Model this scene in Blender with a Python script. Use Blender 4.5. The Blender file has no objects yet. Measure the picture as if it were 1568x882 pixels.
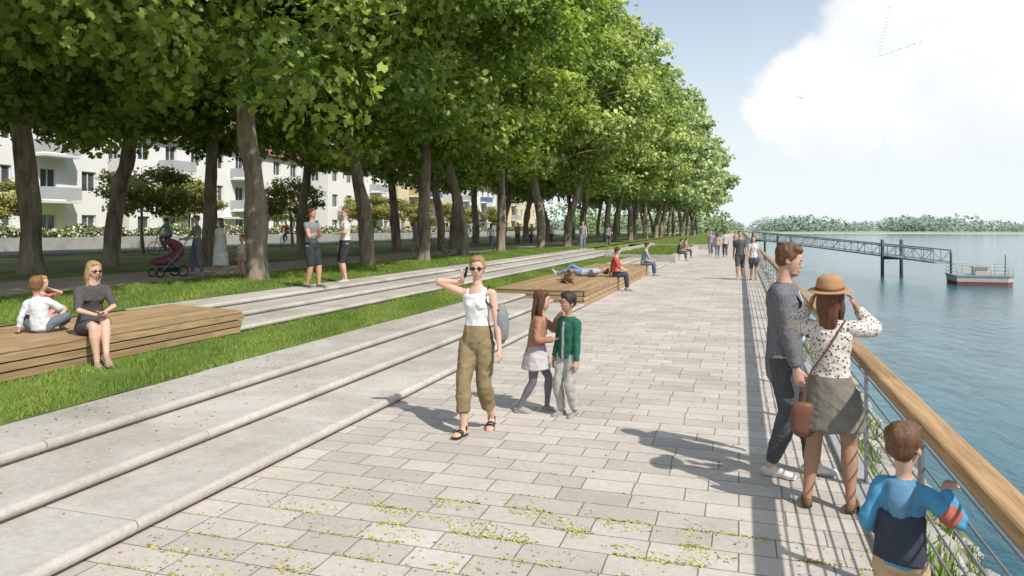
import bpy, math, random
import numpy as np
from mathutils import Vector, Matrix, noise
from mathutils.bvhtree import BVHTree
V=Vector
random.seed(7); RS=np.random.RandomState(11)
scene=bpy.context.scene
C=bpy.context.collection
rad=math.radians

# ------------------------------------------------------------------ materials
MATS={}
def new_mat(name):
    m=bpy.data.materials.new(name); m.use_nodes=True
    nt=m.node_tree; b=nt.nodes['Principled BSDF']
    return m,nt,b
def N(nt,t,**k):
    n=nt.nodes.new(t)
    for a,v in k.items(): setattr(n,a,v)
    return n
def pmat(name,col,rough=.8,var=.2,scale=4,bump=.2,bscale=40,bdist=.01,metal=0,stretch=(1,1,1),spec=.3,var2=None):
    if name in MATS: return MATS[name]
    m,nt,b=new_mat(name); L=nt.links
    tc=N(nt,'ShaderNodeTexCoord'); mp=N(nt,'ShaderNodeMapping'); mp.inputs['Scale'].default_value=stretch
    L.new(tc.outputs['Object'],mp.inputs[0])
    n1=N(nt,'ShaderNodeTexNoise'); n1.inputs['Scale'].default_value=scale; n1.inputs['Detail'].default_value=6; n1.inputs['Roughness'].default_value=.65
    L.new(mp.outputs[0],n1.inputs['Vector'])
    r=N(nt,'ShaderNodeValToRGB'); e=r.color_ramp.elements
    e[0].position=.3; e[1].position=.7
    e[0].color=[max(0,c*(1-var)) for c in col]+[1]
    c2=var2 if var2 else [min(1,c*(1+var)) for c in col]
    e[1].color=list(c2)+[1]
    L.new(n1.outputs['Fac'],r.inputs[0]); L.new(r.outputs[0],b.inputs['Base Color'])
    n2=N(nt,'ShaderNodeTexNoise'); n2.inputs['Scale'].default_value=bscale; n2.inputs['Detail'].default_value=5
    L.new(mp.outputs[0],n2.inputs['Vector'])
    bp=N(nt,'ShaderNodeBump'); bp.inputs['Strength'].default_value=bump; bp.inputs['Distance'].default_value=bdist
    L.new(n2.outputs['Fac'],bp.inputs['Height']); L.new(bp.outputs[0],b.inputs['Normal'])
    b.inputs['Roughness'].default_value=rough; b.inputs['Metallic'].default_value=metal
    b.inputs['Specular IOR Level'].default_value=spec
    MATS[name]=m; return m
def cloth(col,rough=.9):
    key='cloth_%02x%02x%02x'%tuple(int(c*255) for c in col)
    return pmat(key,col,rough,.16,14,.25,60,.004,spec=.15)
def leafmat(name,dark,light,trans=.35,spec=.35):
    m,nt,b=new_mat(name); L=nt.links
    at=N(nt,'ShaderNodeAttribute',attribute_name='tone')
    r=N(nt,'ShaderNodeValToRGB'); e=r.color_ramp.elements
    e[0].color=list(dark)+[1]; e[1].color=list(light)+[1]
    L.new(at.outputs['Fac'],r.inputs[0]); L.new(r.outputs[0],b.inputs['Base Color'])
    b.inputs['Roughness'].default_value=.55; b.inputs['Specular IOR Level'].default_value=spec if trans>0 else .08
    if trans>0:
        t=N(nt,'ShaderNodeBsdfTranslucent')
        mx0=N(nt,'ShaderNodeMix',data_type='RGBA',blend_type='MULTIPLY'); mx0.inputs[0].default_value=1
        L.new(r.outputs[0],mx0.inputs[6]); mx0.inputs[7].default_value=(1.5,1.6,.6,1)
        L.new(mx0.outputs[2],t.inputs['Color'])
        ms=N(nt,'ShaderNodeMixShader'); ms.inputs[0].default_value=trans
        L.new(b.outputs[0],ms.inputs[1]); L.new(t.outputs[0],ms.inputs[2])
        L.new(ms.outputs[0],nt.nodes['Material Output'].inputs['Surface'])
    MATS[name]=m; return m

# ------------------------------------------------------------------ geometry helpers
def loft_geo(sts,side=(1,0,0),n=12,k=4,cap=1.0):
    P=np.array([[*s[0],s[1],s[2]] for s in sts],float)
    m=len(P)
    if k>1 and m>1:
        out=[]
        Q=np.vstack([2*P[0]-P[1],P,2*P[-1]-P[-2]])
        for i in range(1,m):
            p0,p1,p2,p3=Q[i-1],Q[i],Q[i+1],Q[i+2]
            for j in range(k):
                t=j/k
                o=.5*((2*p1)+(-p0+p2)*t+(2*p0-5*p1+4*p2-p3)*t*t+(-p0+3*p1-3*p2+p3)*t**3)
                o[3:]=p1[3:]*(1-t)+p2[3:]*t
                out.append(o)
        out.append(P[-1]); P=np.array(out)
    T=np.gradient(P[:,:3],axis=0); T/=np.linalg.norm(T,axis=1)[:,None]+1e-12
    rows=[];Ts=[]
    r0=min(P[0,3],P[0,4])*cap; r1=min(P[-1,3],P[-1,4])*cap
    if cap>0:
        for ph in (85,60,30):
            a=rad(ph); rows.append(np.r_[P[0,:3]-T[0]*r0*math.sin(a),P[0,3:]*math.cos(a)]); Ts.append(T[0])
    for p,t in zip(P,T): rows.append(p); Ts.append(t)
    if cap>0:
        for ph in (30,60,85):
            a=rad(ph); rows.append(np.r_[P[-1,:3]+T[-1]*r1*math.sin(a),P[-1,3:]*math.cos(a)]); Ts.append(T[-1])
    S=np.array(side,float); vs=[]
    ang=np.arange(n)*2*math.pi/n; ca,sa=np.cos(ang)[:,None],np.sin(ang)[:,None]
    for p,t in zip(rows,Ts):
        s=S-t*S.dot(t); ln=np.linalg.norm(s)
        if ln<1e-4:
            s=np.cross(t,[0.3,.9,.2]); ln=np.linalg.norm(s)
        s=s/ln; nn=np.cross(t,s)
        vs.append(p[:3]+p[3]*ca*s+p[4]*sa*nn)
    M=len(vs); vs=np.vstack(vs); fs=[]
    for i in range(M-1):
        for j in range(n):
            j2=(j+1)%n
            fs.append((i*n+j,i*n+j2,(i+1)*n+j2,(i+1)*n+j))
    fs.append(tuple(range(n-1,-1,-1))); fs.append(tuple((M-1)*n+j for j in range(n)))
    return vs,fs
def ell_geo(c,r,R=None,nu=14,nv=9):
    vs=[(0,0,1)]
    for i in range(1,nv):
        a=math.pi*i/nv
        for j in range(nu):
            b=2*math.pi*j/nu; vs.append((math.sin(a)*math.cos(b),math.sin(a)*math.sin(b),math.cos(a)))
    vs.append((0,0,-1)); vs=np.array(vs)*np.array(r)
    if R is not None: vs=vs@np.array(R).T
    vs=vs+np.array(c); fs=[]
    for j in range(nu): fs.append((0,1+j,1+(j+1)%nu))
    for i in range(nv-2):
        for j in range(nu):
            a=1+i*nu+j; b=1+i*nu+(j+1)%nu; fs.append((a,a+nu,b+nu,b))
    e=len(vs)-1; o=1+(nv-2)*nu
    for j in range(nu): fs.append((e,o+(j+1)%nu,o+j))
    return vs,fs
class MB:
    def __init__(s): s.v=[];s.f=[];s.m=[];s.mats=[];s.n=0;s.sm=[]
    def add(s,vs,fs,mat,smooth=False):
        if mat not in s.mats: s.mats.append(mat)
        mi=s.mats.index(mat)
        s.v.append(np.array(vs,float)); 
        for f in fs: s.f.append(tuple(i+s.n for i in f)); s.m.append(mi); s.sm.append(smooth)
        s.n+=len(vs)
    def box(s,x0,x1,y0,y1,z0,z1,mat):
        vs=[(x0,y0,z0),(x1,y0,z0),(x1,y1,z0),(x0,y1,z0),(x0,y0,z1),(x1,y0,z1),(x1,y1,z1),(x0,y1,z1)]
        s.add(vs,[(0,3,2,1),(4,5,6,7),(0,1,5,4),(1,2,6,5),(2,3,7,6),(3,0,4,7)],mat)
    def quad(s,p,mat): s.add(p,[tuple(range(len(p)))],mat)
    def tube(s,pts,r,mat,n=8,k=1,r2=None):
        m=len(pts); rr=r if isinstance(r,(list,tuple)) else [r]*m
        v,f=loft_geo([(p,q,q) for p,q in zip(pts,rr)],(.13,.2,.97) ,n,k,cap=.3); s.add(v,f,mat,True)
    def loft(s,sts,mat,side=(1,0,0),n=12,k=3,cap=1): v,f=loft_geo(sts,side,n,k,cap); s.add(v,f,mat,True)
    def ell(s,c,r,mat,R=None): v,f=ell_geo(c,r,R); s.add(v,f,mat,True)
    def torus(s,c,R,r,mat,axis='x',n=28,m=6):
        vs=[];fs=[]
        for i in range(n):
            a=2*math.pi*i/n
            for j in range(m):
                b=2*math.pi*j/m; q=R+r*math.cos(b); w=r*math.sin(b)
                p=(w,q*math.cos(a),q*math.sin(a)) if axis=='x' else (q*math.cos(a),q*math.sin(a),w)
                vs.append((p[0]+c[0],p[1]+c[1],p[2]+c[2]))
        for i in range(n):
            for j in range(m):
                fs.append((i*m+j,((i+1)%n)*m+j,((i+1)%n)*m+(j+1)%m,i*m+(j+1)%m))
        s.add(vs,fs,mat,True)
    def obj(s,name,bevel=0,parent=None,loc=None,rz=0,seg=2):
        me=bpy.data.meshes.new(name); me.from_pydata(np.vstack(s.v).tolist(),[],s.f)
        for m in s.mats: me.materials.append(m)
        me.polygons.foreach_set('material_index',s.m); me.polygons.foreach_set('use_smooth',s.sm); me.update()
        o=bpy.data.objects.new(name,me); C.objects.link(o)
        if bevel:
            b=o.modifiers.new('b','BEVEL'); b.width=bevel; b.segments=seg; b.limit_method='ANGLE'
        if parent: o.parent=parent
        if loc: o.location=loc
        o.rotation_euler[2]=rz
        return o
def sheet(name,x0,x1,y0,y1,z,mat,nx=1,ny=1,fn=None):
    xs=np.linspace(x0,x1,nx+1); ys=np.linspace(y0,y1,ny+1)
    vs=[(x,y,z+(fn(x,y) if fn else 0)) for y in ys for x in xs]
    fs=[(j*(nx+1)+i,j*(nx+1)+i+1,(j+1)*(nx+1)+i+1,(j+1)*(nx+1)+i) for j in range(ny) for i in range(nx)]
    b=MB(); b.add(vs,fs,mat,True); return b.obj(name)

def poly_cloud(name,tmpl,cen,nor,size,tone,mat,curl=.15,updir=None):
    n=len(cen); K=len(tmpl); tm=np.array(tmpl)
    nor=nor/np.linalg.norm(nor,axis=1)[:,None]
    r=RS.normal(size=(n,3)) if updir is None else updir
    a=np.cross(nor,r); a/=np.linalg.norm(a,axis=1)[:,None]+1e-9
    b=np.cross(nor,a)
    vx=tm[:,0];vy=tm[:,1]; vz=-curl*(np.abs(vx)+vy**2)
    P=cen[:,None,:]+size[:,None,None]*(a[:,None,:]*vx[None,:,None]+b[:,None,:]*vy[None,:,None]+nor[:,None,:]*vz[None,:,None])
    me=bpy.data.meshes.new(name)
    me.vertices.add(n*K); me.loops.add(n*K); me.polygons.add(n)
    me.vertices.foreach_set('co',P.reshape(-1).astype(np.float32))
    me.loops.foreach_set('vertex_index',np.arange(n*K,dtype=np.int32))
    me.polygons.foreach_set('loop_start',np.arange(0,n*K,K,dtype=np.int32))
    me.update(calc_edges=True)
    at=me.attributes.new('tone','FLOAT','FACE'); at.data.foreach_set('value',np.clip(tone,0,1).astype(np.float32))
    me.materials.append(mat); return me
LEAF=[(0,-.5),(.4,-.3),(.26,.0),(.5,.3),(0,.55),(-.5,.3),(-.26,0),(-.4,-.3)]
QUAD=[(0,-.5),(.42,-.05),(0,.5),(-.42,.05)]

# ------------------------------------------------------------------ people
def ik(root,tgt,l1,l2,pole):
    d=tgt-root; L=d.length; mx=(l1+l2)*.999
    if L>mx: d=d*(mx/L); tgt=root+d; L=mx
    L=max(L,abs(l1-l2)+.005)
    u=d.normalized(); a=(l1*l1-l2*l2+L*L)/(2*L); h=math.sqrt(max(0,l1*l1-a*a))
    p=pole-u*pole.dot(u)
    if p.length<1e-4: p=V((0,1,0))
    return root+u*a+p.normalized()*h, tgt
ARM_R=[(0,.031),(.25,.028),(.5,.0225),(.62,.0235),(.8,.0185),(1,.0145)]
LEG_R=[(0,.056),(.2,.051),(.42,.037),(.52,.0335),(.65,.037),(.85,.024),(1,.02)]
TOR_M=[(-.05,.07,.055),(-.01,.087,.067),(.05,.08,.061),(.11,.073,.056),(.18,.084,.062),(.235,.096,.064),(.275,.085,.052),(.30,.048,.038)]
TOR_F=[(-.05,.07,.056),(-.01,.092,.07),(.05,.078,.06),(.11,.062,.05),(.18,.071,.055),(.235,.081,.055),(.275,.073,.046),(.30,.04,.034)]
TOR_C=[(-.05,.07,.06),(-.01,.083,.068),(.05,.078,.066),(.11,.074,.062),(.18,.08,.063),(.235,.085,.06),(.275,.076,.05),(.30,.043,.037)]
def interp(tab,t,c=1):
    return float(np.interp(t,[x[0] for x in tab],[x[c] for x in tab]))
class Fig:
    def __init__(s): s.parts=[];s.ex=[];s.names=[]
    def _a(s,g,lab):
        if lab not in s.names: s.names.append(lab)
        s.parts.append((g[0],g[1],s.names.index(lab)))
    def loft(s,sts,lab,side=(1,0,0),n=14,k=4,cap=1): s._a(loft_geo(sts,side,n,k,cap),lab)
    def ell(s,c,r,lab,R=None): s._a(ell_geo(c,r,R),lab)
    def xell(s,c,r,mat,R=None): s.ex.append((ell_geo(c,r,R),mat))
    def xloft(s,sts,mat,side=(1,0,0),n=10,k=3,cap=1): s.ex.append((loft_geo(sts,side,n,k,cap),mat))
    def finish(s,name,H,loc,yaw,matmap,vox,folds=()):
        av=[];af=[];n=0; per={}
        for v,f,l in s.parts:
            av.append(v*H); af+=[tuple(i+n for i in q) for q in f]; n+=len(v)
            d=per.setdefault(l,[[],[],0]); d[0].append(v*H); d[1]+=[tuple(i+d[2] for i in q) for q in f]; d[2]+=len(v)
        vs=np.vstack(av)
        me=bpy.data.meshes.new('t'); me.from_pydata(vs.tolist(),[],af); me.update()
        o=bpy.data.objects.new('t',me); C.objects.link(o)
        m=o.modifiers.new('r','REMESH'); m.mode='VOXEL'; m.voxel_size=vox
        m=o.modifiers.new('s','SMOOTH'); m.factor=.5; m.iterations=2
        dg=bpy.context.evaluated_depsgraph_get()
        e=bpy.data.meshes.new_from_object(o.evaluated_get(dg))
        bpy.data.objects.remove(o); bpy.data.meshes.remove(me)
        trees=[(l,BVHTree.FromPolygons(np.vstack(d[0]).tolist(),d[1])) for l,d in per.items()]
        bias={'skin':.0035,'leg':.002,'top':0,'bottom':-.0005,'sleeve':-.0005,'hair':-.001,'shirt':-.002,'beard':-.001,'mid':-.002,'orange':-.002,'hood':-.003}
        tb=[(l,t,bias.get(s.names[l],0)) for l,t in trees]
        nv=len(e.vertices); co=np.empty(nv*3); e.vertices.foreach_get('co',co); co=co.reshape(-1,3)
        no=np.empty(nv*3); e.vertices.foreach_get('normal',no); no=no.reshape(-1,3)
        fset={s.names.index(x) for x in folds if x in s.names}
        hset={s.names.index(x) for x in ('hair',) if x in s.names}
        vl=np.zeros(nv,int)
        for i in range(nv):
            p=V(co[i]); bd=9;bl=0
            for l,t,bb in tb:
                r=t.find_nearest(p,.06)
                if r[3] is not None and r[3]+bb<bd: bd=r[3]+bb; bl=l
            vl[i]=bl
        for i in range(nv):
            if vl[i] in fset:
                p=co[i]; q=noise.noise(V((p[0]*8,p[1]*8,p[2]*6)))+.6*noise.noise(V((p[0]*17+7,p[1]*17,p[2]*15)))
                q+=.45*(1-2*abs(noise.noise(V((p[0]*12+3,p[1]*12,p[2]*20+p[0]*9)))))-.3
                co[i]=p+no[i]*q*.0095
            elif vl[i] in hset:
                p=co[i]; co[i]=p+no[i]*noise.noise(V((p[0]*45,p[1]*45,p[2]*14)))*.007
        b=MB(); b.mats=[matmap[x] for x in s.names]
        b.v.append(co); b.n=nv
        for p in e.polygons:
            t=tuple(p.vertices); ls=[vl[i] for i in t]
            b.f.append(t); b.m.append(max(set(ls),key=ls.count)); b.sm.append(True)
        bpy.data.meshes.remove(e)
        for (g,mt) in s.ex: b.add(g[0]*H,g[1],mt,True)
        return b.obj(name,loc=loc,rz=yaw)
EYEW=pmat('eye_white',(.70,.67,.64),.3,.02); EYED=pmat('eye_iris',(.03,.02,.015),.2,.1); LIP=pmat('lips',(.42,.16,.13),.5,.1)
SKIN={'l':(.60,.37,.27),'t':(.50,.29,.19),'d':(.38,.21,.13)}
def skinmat(k): 
    return pmat('skin_'+k,SKIN[k],.55,.06,8,.1,120,.001,spec=.4)
def hairmat(c):
    return pmat('hair_%02x%02x%02x'%tuple(int(x*255) for x in c),c,.5,.35,30,.6,90,.006,stretch=(3,3,.4),spec=.4)
def person(name,loc,yaw,H,kind='m',pose={},o={},vox=.012,cb=None):
    g=Fig(); P=lambda k,d: pose.get(k,d); O=lambda k,d:o.get(k,d)
    hs={'m':1,'f':.97,'c':1.36,'k':1.2}[kind]; kb=(1-.133*hs)/.867
    female=kind=='f'; child=kind in 'ck'
    TT=TOR_F if female else (TOR_C if child else TOR_M)
    am=.84 if female else 1.0
    lm=.97 if female else (.98 if child else 1)
    W_=O('bulk',1.0)
    def B(p): return V(p)*kb
    hip=B(P('hip',(0,0,.515))); lean=P('lean',(0,0)); t=V((lean[0],lean[1],1)).normalized()
    bend=P('bend',(0,0)); t2=V((lean[0]+bend[0],lean[1]+bend[1],1)).normalized()
    if P('flat',None): t=t2=V(P('flat',None)).normalized()
    tw=rad(P('twist',0)); sx=V((math.cos(tw),math.sin(tw),0)); hx=V((1,0,0))
    if P('side',None): sx=hx=V(P('side',None))
    def SP(d):
        d*=kb
        return hip+t*min(d,.12*kb)+t2*max(0,d-.12*kb)
    sxp=(sx-t2*sx.dot(t2)).normalized()
    fwd=sxp.cross(t2)*-1
    if fwd.dot(V((0,1,0)))<0 and not P('flat',None): fwd=-fwd
    if P('fwd',None): fwd=V(P('fwd',None)).normalized()
    def torso(d0,d1,pad,lab,k=8,flare=0):
        ds=np.linspace(d0,d1,k); st=[]
        for i,d in enumerate(ds):
            a=interp(TT,d,1)*W_*kb+pad; b=interp(TT,d,2)*W_*kb+pad
            fl=flare*max(0,(0.02-d)) if flare else 0
            st.append((SP(d),a+fl,b+fl))
        g.loft(st,lab,side=sx,n=22,k=2,cap=.5)
    Nk=SP(.30)
    torso(-.05,.30,0,'skin')
    hy,hp_,hr=[rad(a) for a in P('head',(0,0,0))]
    base=Matrix((sxp,fwd,t2)).transposed() if P('flat',None) else Matrix((sx,V((-sx.y,sx.x,0)),V((0,0,1)))).transposed()
    R=base@Matrix.Rotation(hy,3,'Z')@Matrix.Rotation(hp_,3,'X')@Matrix.Rotation(hr,3,'Y')
    up=R@V((0,0,1)); ntop=Nk+(t2*.5+up*.5).normalized()*.035*kb
    Hc=ntop+up*.072*hs
    def hp(x,y,z): return Hc+R@(V((x,y,z))*hs)
    hq=lambda r: tuple(c*hs for c in r)
    RR=[list(r) for r in R]
    g.loft([(Nk-t2*.015,.036*W_*kb*am,.034*kb),(ntop,.028*kb*am*1.05,.03*kb),(hp(0,-.006,-.02),.028*hs,.032*hs)],'skin',side=sx,k=3)
    g.ell(hp(0,-.006,.018),hq((.0425,.053,.047)),'skin',RR)
    g.loft([(hp(0,.010,.03),.038*hs,.036*hs),(hp(0,.013,.0),.0385*hs,.036*hs),(hp(0,.015,-.022),.034*hs,.034*hs),(hp(0,.019,-.043),.026*hs,.028*hs),(hp(0,.025,-.056),.015*hs,.018*hs)],'skin',side=R@V((1,0,0)),k=3,cap=.5)
    g.loft([(hp(0,.044,.008),.004*hs,.005*hs),(hp(0,.0535,-.012),.0072*hs,.006*hs)],'skin',side=R@V((1,0,0)),k=2)
    for s in(-1,1):
        g.ell(hp(s*.043,-.004,-.004),hq((.005,.010,.016)),'skin',RR)
        if vox<.013:
            g.xell(hp(s*.0165,.0435,.003),hq((.0085,.0045,.0038)),EYEW,RR)
            g.xell(hp(s*.0165,.0470,.003),hq((.0042,.002,.0038)),EYED,RR)
            g.xell(hp(s*.0170,.0465,.0145),hq((.011,.0035,.002)),hairmat(O('hcol',(.05,.03,.02))),RR)
    if vox<.013:
        g.xell(hp(0,.0475,-.034),hq((.012,.004,.0028)),LIP,RR)
        g.xell(hp(0,.0465,-.0385),hq((.009,.004,.0028)),LIP,RR)
    hair=O('hair','short')
    g.ell(hp(0,-.014,.027),hq((.0470,.0545,.050)),'hair',RR)
    g.ell(hp(0,-.027,.0),hq((.0415,.034,.036)),'hair',RR)
    g.ell(hp(.006,.014,.054),hq((.034,.030,.020)),'hair',RR)
    for s in(-1,1): g.ell(hp(s*.041,.002,.018),hq((.0065,.012,.019)),'hair',RR)
    if hair=='long':
        g.loft([(hp(0,-.03,.03),.042*hs,.028*hs),(hp(0,-.04,-.03),.044*hs,.022*hs),(hp(0,-.042,-.075),.042*hs,.02*hs),(hp(0,-.046,-.12),.034*hs,.016*hs),(hp(.004,-.048,-.155),.016*hs,.01*hs)],'hair',side=R@V((1,0,0)))
        for s in(-1,1):
            g.loft([(hp(s*.036,.0,.045),.014*hs,.022*hs),(hp(s*.046,.0,-.01),.012*hs,.022*hs),(hp(s*.045,-.004,-.06),.014*hs,.02*hs),(hp(s*.04,.006,-.10),.01*hs,.012*hs)],'hair',side=R@V((1,0,0)))
    if hair=='pony':
        g.loft([(hp(0,-.055,.02),.014*hs,.014*hs),(hp(0,-.07,-.01),.02*hs,.018*hs),(hp(0,-.065,-.06),.016*hs,.014*hs),(hp(0,-.055,-.10),.006*hs,.006*hs)],'hair',side=R@V((1,0,0)))
    if hair=='bun':
        g.ell(hp(0,-.055,.045),hq((.022,.02,.022)),'hair',RR)
    tp=O('tpad',.007); hem=O('hem',-.01); neck=O('neck',.285)
    torso(hem,neck,tp,'top',flare=O('tflare',0))
    if female:
        for s in(-1,1): g.ell(SP(.205)+sxp*s*.034+fwd*.040,(.031,.03,.03),'top')
    sh=(.087 if female else .100)*kb*W_
    if child: sh=.085*kb*W_
    la1,la2=.165*kb,.145*kb; ll1,ll2=.235*kb,.235*kb
    J=dict(hp=hp,R=R,RR=RR,Nk=Nk,SP=SP,fwd=fwd,sx=sx,kb=kb,hs=hs,g=g,sxp=sxp)
    for s,nm in((1,'R'),(-1,'L')):
        S=SP(.265)+sxp*s*sh
        so=P('shrug'+nm,0)
        if so: S=S+V((0,0,so))
        st_='top' if O('sleeve',.3)>0 else 'skin'; e_=.004 if st_=='top' else 0
        g.loft([(SP(.275),.03*kb+e_,.034*kb*am+e_),(S,.031*kb*am+e_,.033*kb*am+e_)],st_,k=3,side=(0,0,1))
        if st_=='skin' and O('straps',1): g.loft([(SP(.245)+sxp*s*.045+fwd*.045,.012,.005),(SP(.285)+sxp*s*.05+fwd*.012,.011,.012),(SP(.25)+sxp*s*.045-fwd*.045,.012,.005)],'top',k=3,side=sxp)
        wt=P('hand'+nm,(s*.13,.03,.44)); pole=V(P('elb'+nm,(s*.25,-1,-.1)))
        E,Wr=ik(S,B(wt),la1,la2,pole)
        def at(fr): return S.lerp(E,fr/.54) if fr<.54 else E.lerp(Wr,(fr-.54)/.46)
        frs=[0,.12,.25,.4,.5,.58,.66,.8,.92,1]
        g.loft([(at(f),interp(ARM_R,f)*am*kb,interp(ARM_R,f)*am*kb) for f in frs],'skin',k=2,side=(0,1,.1))
        sl=O('sleeve',.3)
        if sl>0:
            ff=np.linspace(-.0,sl,9); ap=O('apad',.006)
            g.loft([(at(max(f,0)),interp(ARM_R,f)*am*kb+ap,interp(ARM_R,f)*am*kb+ap) for f in ff],'sleeve',k=2,side=(0,1,.1),cap=.4)
        dr=(Wr-E).normalized()
        if P('hdir'+nm,None): dr=V(P('hdir'+nm,None)).normalized()
        th=V(P('thumb'+nm,(0,1,0))); th=(th-dr*th.dot(dr)).normalized()
        pn=dr.cross(th)*(-s); c_=P('curl'+nm,30); q=kb*(.92 if female else 1)*(1.05 if child else 1)
        g.loft([(Wr,.0150*q,.0125*q),(Wr+dr*.02*q,.019*q,.011*q),(Wr+dr*.05*q,.021*q,.0095*q)],'skin',side=th,k=3,cap=.5)
        for off,ln in((.0155,.036),(.0055,.043),(-.0045,.039),(-.014,.030)):
            b0=Wr+dr*.046*q+th*off*q; a1=rad(c_*.5); a2=rad(c_*1.5)
            d1=dr*math.cos(a1)+pn*math.sin(a1)+th*off*3; d2=dr*math.cos(a2)+pn*math.sin(a2)+th*off*2
            p1=b0+d1*ln*.5*q; p2=p1+d2*ln*.5*q
            g.loft([(b0,.0056*q,.0056*q),(p1,.0052*q,.0052*q),(p2,.0044*q,.0044*q)],'skin',n=8,k=2)
        b0=Wr+dr*.012*q+th*.014*q; p1=b0+(dr*.7+th*.55+pn*.25).normalized()*.024*q; p2=p1+(dr*.95+th*.15+pn*.3).normalized()*.02*q
        g.loft([(b0,.008*q,.008*q),(p1,.0062*q,.0062*q),(p2,.005*q,.005*q)],'skin',n=8,k=2)
        J['W'+nm]=Wr;J['E'+nm]=E;J['S'+nm]=S;J['hd'+nm]=dr
        Hj=hip+hx*s*.047*kb*(W_)-V((0,0,.01))
        if P('flat',None): Hj=hip+hx*s*.045
        at0=P('foot'+nm,(s*.05,0,.045)); Kp=V(P('knee'+nm,(s*.05,1,0)))
        K,A=ik(Hj,B(at0),ll1,ll2,Kp)
        def la(fr): return Hj.lerp(K,fr/.5) if fr<.5 else K.lerp(A,(fr-.5)/.5)
        frs=[0,.1,.2,.32,.42,.5,.58,.66,.78,.9,1]
        g.loft([(la(f),interp(LEG_R,f)*lm*kb,interp(LEG_R,f)*lm*kb) for f in frs],'leg',k=2,side=(1,0,0.01))
        bl=O('blen',.95); bp_=O('bpad',.008); wd=O('wide',0)
        if O('bottom','pants')=='pants':
            ff=np.linspace(0,bl,11)
            def pr(f): 
                r=interp(LEG_R,f)*lm*kb+bp_*(.6+.6*f)
                if wd: r=max(r,wd*min(1,.75+f*.4) if f>.1 else r)
                return r
            g.loft([(la(f),pr(f),pr(f)) for f in ff],'bottom',k=2,side=(1,0,0.01),cap=.3)
        fy,fp=P('toe'+nm,(s*8,0)); fy=-rad(fy); fp=rad(fp)
        fd=V((-math.sin(fy)*math.cos(fp),math.cos(fy)*math.cos(fp),math.sin(fp)))
        if P('tdir'+nm,None): fd=V(P('tdir'+nm,None)).normalized()
        sdv=fd.cross(V((0,0,1)))
        if sdv.length<.1: sdv=V((1,0,0))
        sdv.normalize(); ud=sdv.cross(fd)
        if ud.z<0 and not P('tdir'+nm,None): ud=-ud
        F=lambda a,b: A+fd*a*kb+ud*b*kb
        z=kb*1.0; sb=O('shoeb',1.0)
        g.loft([(F(-.026,-.026),.017*z*sb,.018*z),(F(0,-.024),.0205*z*sb,.021*z),(F(.035,-.026),.021*z*sb,.019*z),(F(.07,-.031),.0255*z*sb,.0145*z*sb),(F(.095,-.034),.022*z*sb,.011*z*sb)],O('footlab','shoe'),side=sdv,k=3)
        g.loft([(A+(K-A).normalized()*.03,.0215*kb,.0215*kb),(A,.02*kb,.022*kb),(F(.005,-.02),.018*kb,.02*kb)],O('anklelab','skin'),k=2)
        g.xloft([(F(-.028,-.041),.018*z*sb,.0035),(F(.0,-.041),.0215*z*sb,.0035),(F(.04,-.041),.0205*z*sb,.0035),(F(.075,-.041),.0265*z*sb,.0035),(F(.1,-.041),.022*z*sb,.0035)],O('sole',cloth((.5,.48,.45))),side=sdv)
        if O('sandal',None):
            for a_,b_,w_ in((.065,-.028,.0275),(.045,-.024,.0245),(.004,-.006,.0235)):
                g.xloft([(F(a_-.006,b_),w_*z,.0185*z if a_>.01 else .024*z),(F(a_+.006,b_-.001),w_*z,.0175*z if a_>.01 else .024*z)],O('sandal',None),side=sdv,cap=.05)
        J['K'+nm]=K;J['A'+nm]=A;J['H'+nm]=Hj
    bt=O('bottom','pants')
    if bt=='pants': torso(-.052,O('belt',.045),O('bpad',.008)*.7,'bottom',k=6)
    if bt=='skirt':
        L=O('skirt',.18); fl=O('flare',.03); n_=7; st=[]
        top0=SP(O('belt',.07))
        for i in range(n_):
            q=i/(n_-1); dd=.07+L
            p=top0+V((0,0,-1))*(dd*q*kb); a=interp(TT,.07-dd*q,1)*kb if q*dd<.08 else .094*kb
            b=interp(TT,.07-dd*q,2)*kb if q*dd<.08 else .074*kb
            st.append((p,a+.009+fl*q,b+.009+fl*q))
        g.loft(st,'bottom',side=(1,0,0),n=26,k=2,cap=.12)
    if cb: cb(J)
    sk=skinmat(O('skin','l')); mm={'skin':sk,'hair':hairmat(O('hcol',(.05,.03,.02))),
        'top':O('topm',None) or cloth(O('top',(.5,.5,.5))),'bottom':O('botm',None) or cloth(O('bot',(.1,.1,.12))),'shoe':cloth(O('shoe',(.1,.1,.1)))}
    mm['sleeve']=O('slm',None) or mm['top']; mm['leg']=cloth(O('leg',None)) if O('leg',None) else sk
    for k_,v_ in O('extra',{}).items(): mm[k_]=v_
    return g.finish(name,H,loc,yaw,mm,vox,folds=('top','sleeve','bottom','mid','orange'))

# ------------------------------------------------------------------ world, sun, camera
SUNV=V((.852*math.cos(rad(48)),-.524*math.cos(rad(48)),math.sin(rad(48))))
w=bpy.data.worlds.new('World'); scene.world=w; w.use_nodes=True; nt=w.node_tree; L=nt.links
bg=nt.nodes['Background']; bg.inputs['Strength'].default_value=.15
sky=N(nt,'ShaderNodeTexSky',sky_type='NISHITA'); sky.sun_disc=False; sky.sun_elevation=rad(48); sky.sun_rotation=rad(121.6)
sky.air_density=1.0; sky.dust_density=.8; sky.ozone_density=2.0
tc=N(nt,'ShaderNodeTexCoord'); sp=N(nt,'ShaderNodeSeparateXYZ'); L.new(tc.outputs['Generated'],sp.inputs[0])
hz=N(nt,'ShaderNodeMapRange',interpolation_type='SMOOTHSTEP'); hz.inputs[1].default_value=.0; hz.inputs[2].default_value=.36; hz.inputs[3].default_value=.98; hz.inputs[4].default_value=.36
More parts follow.
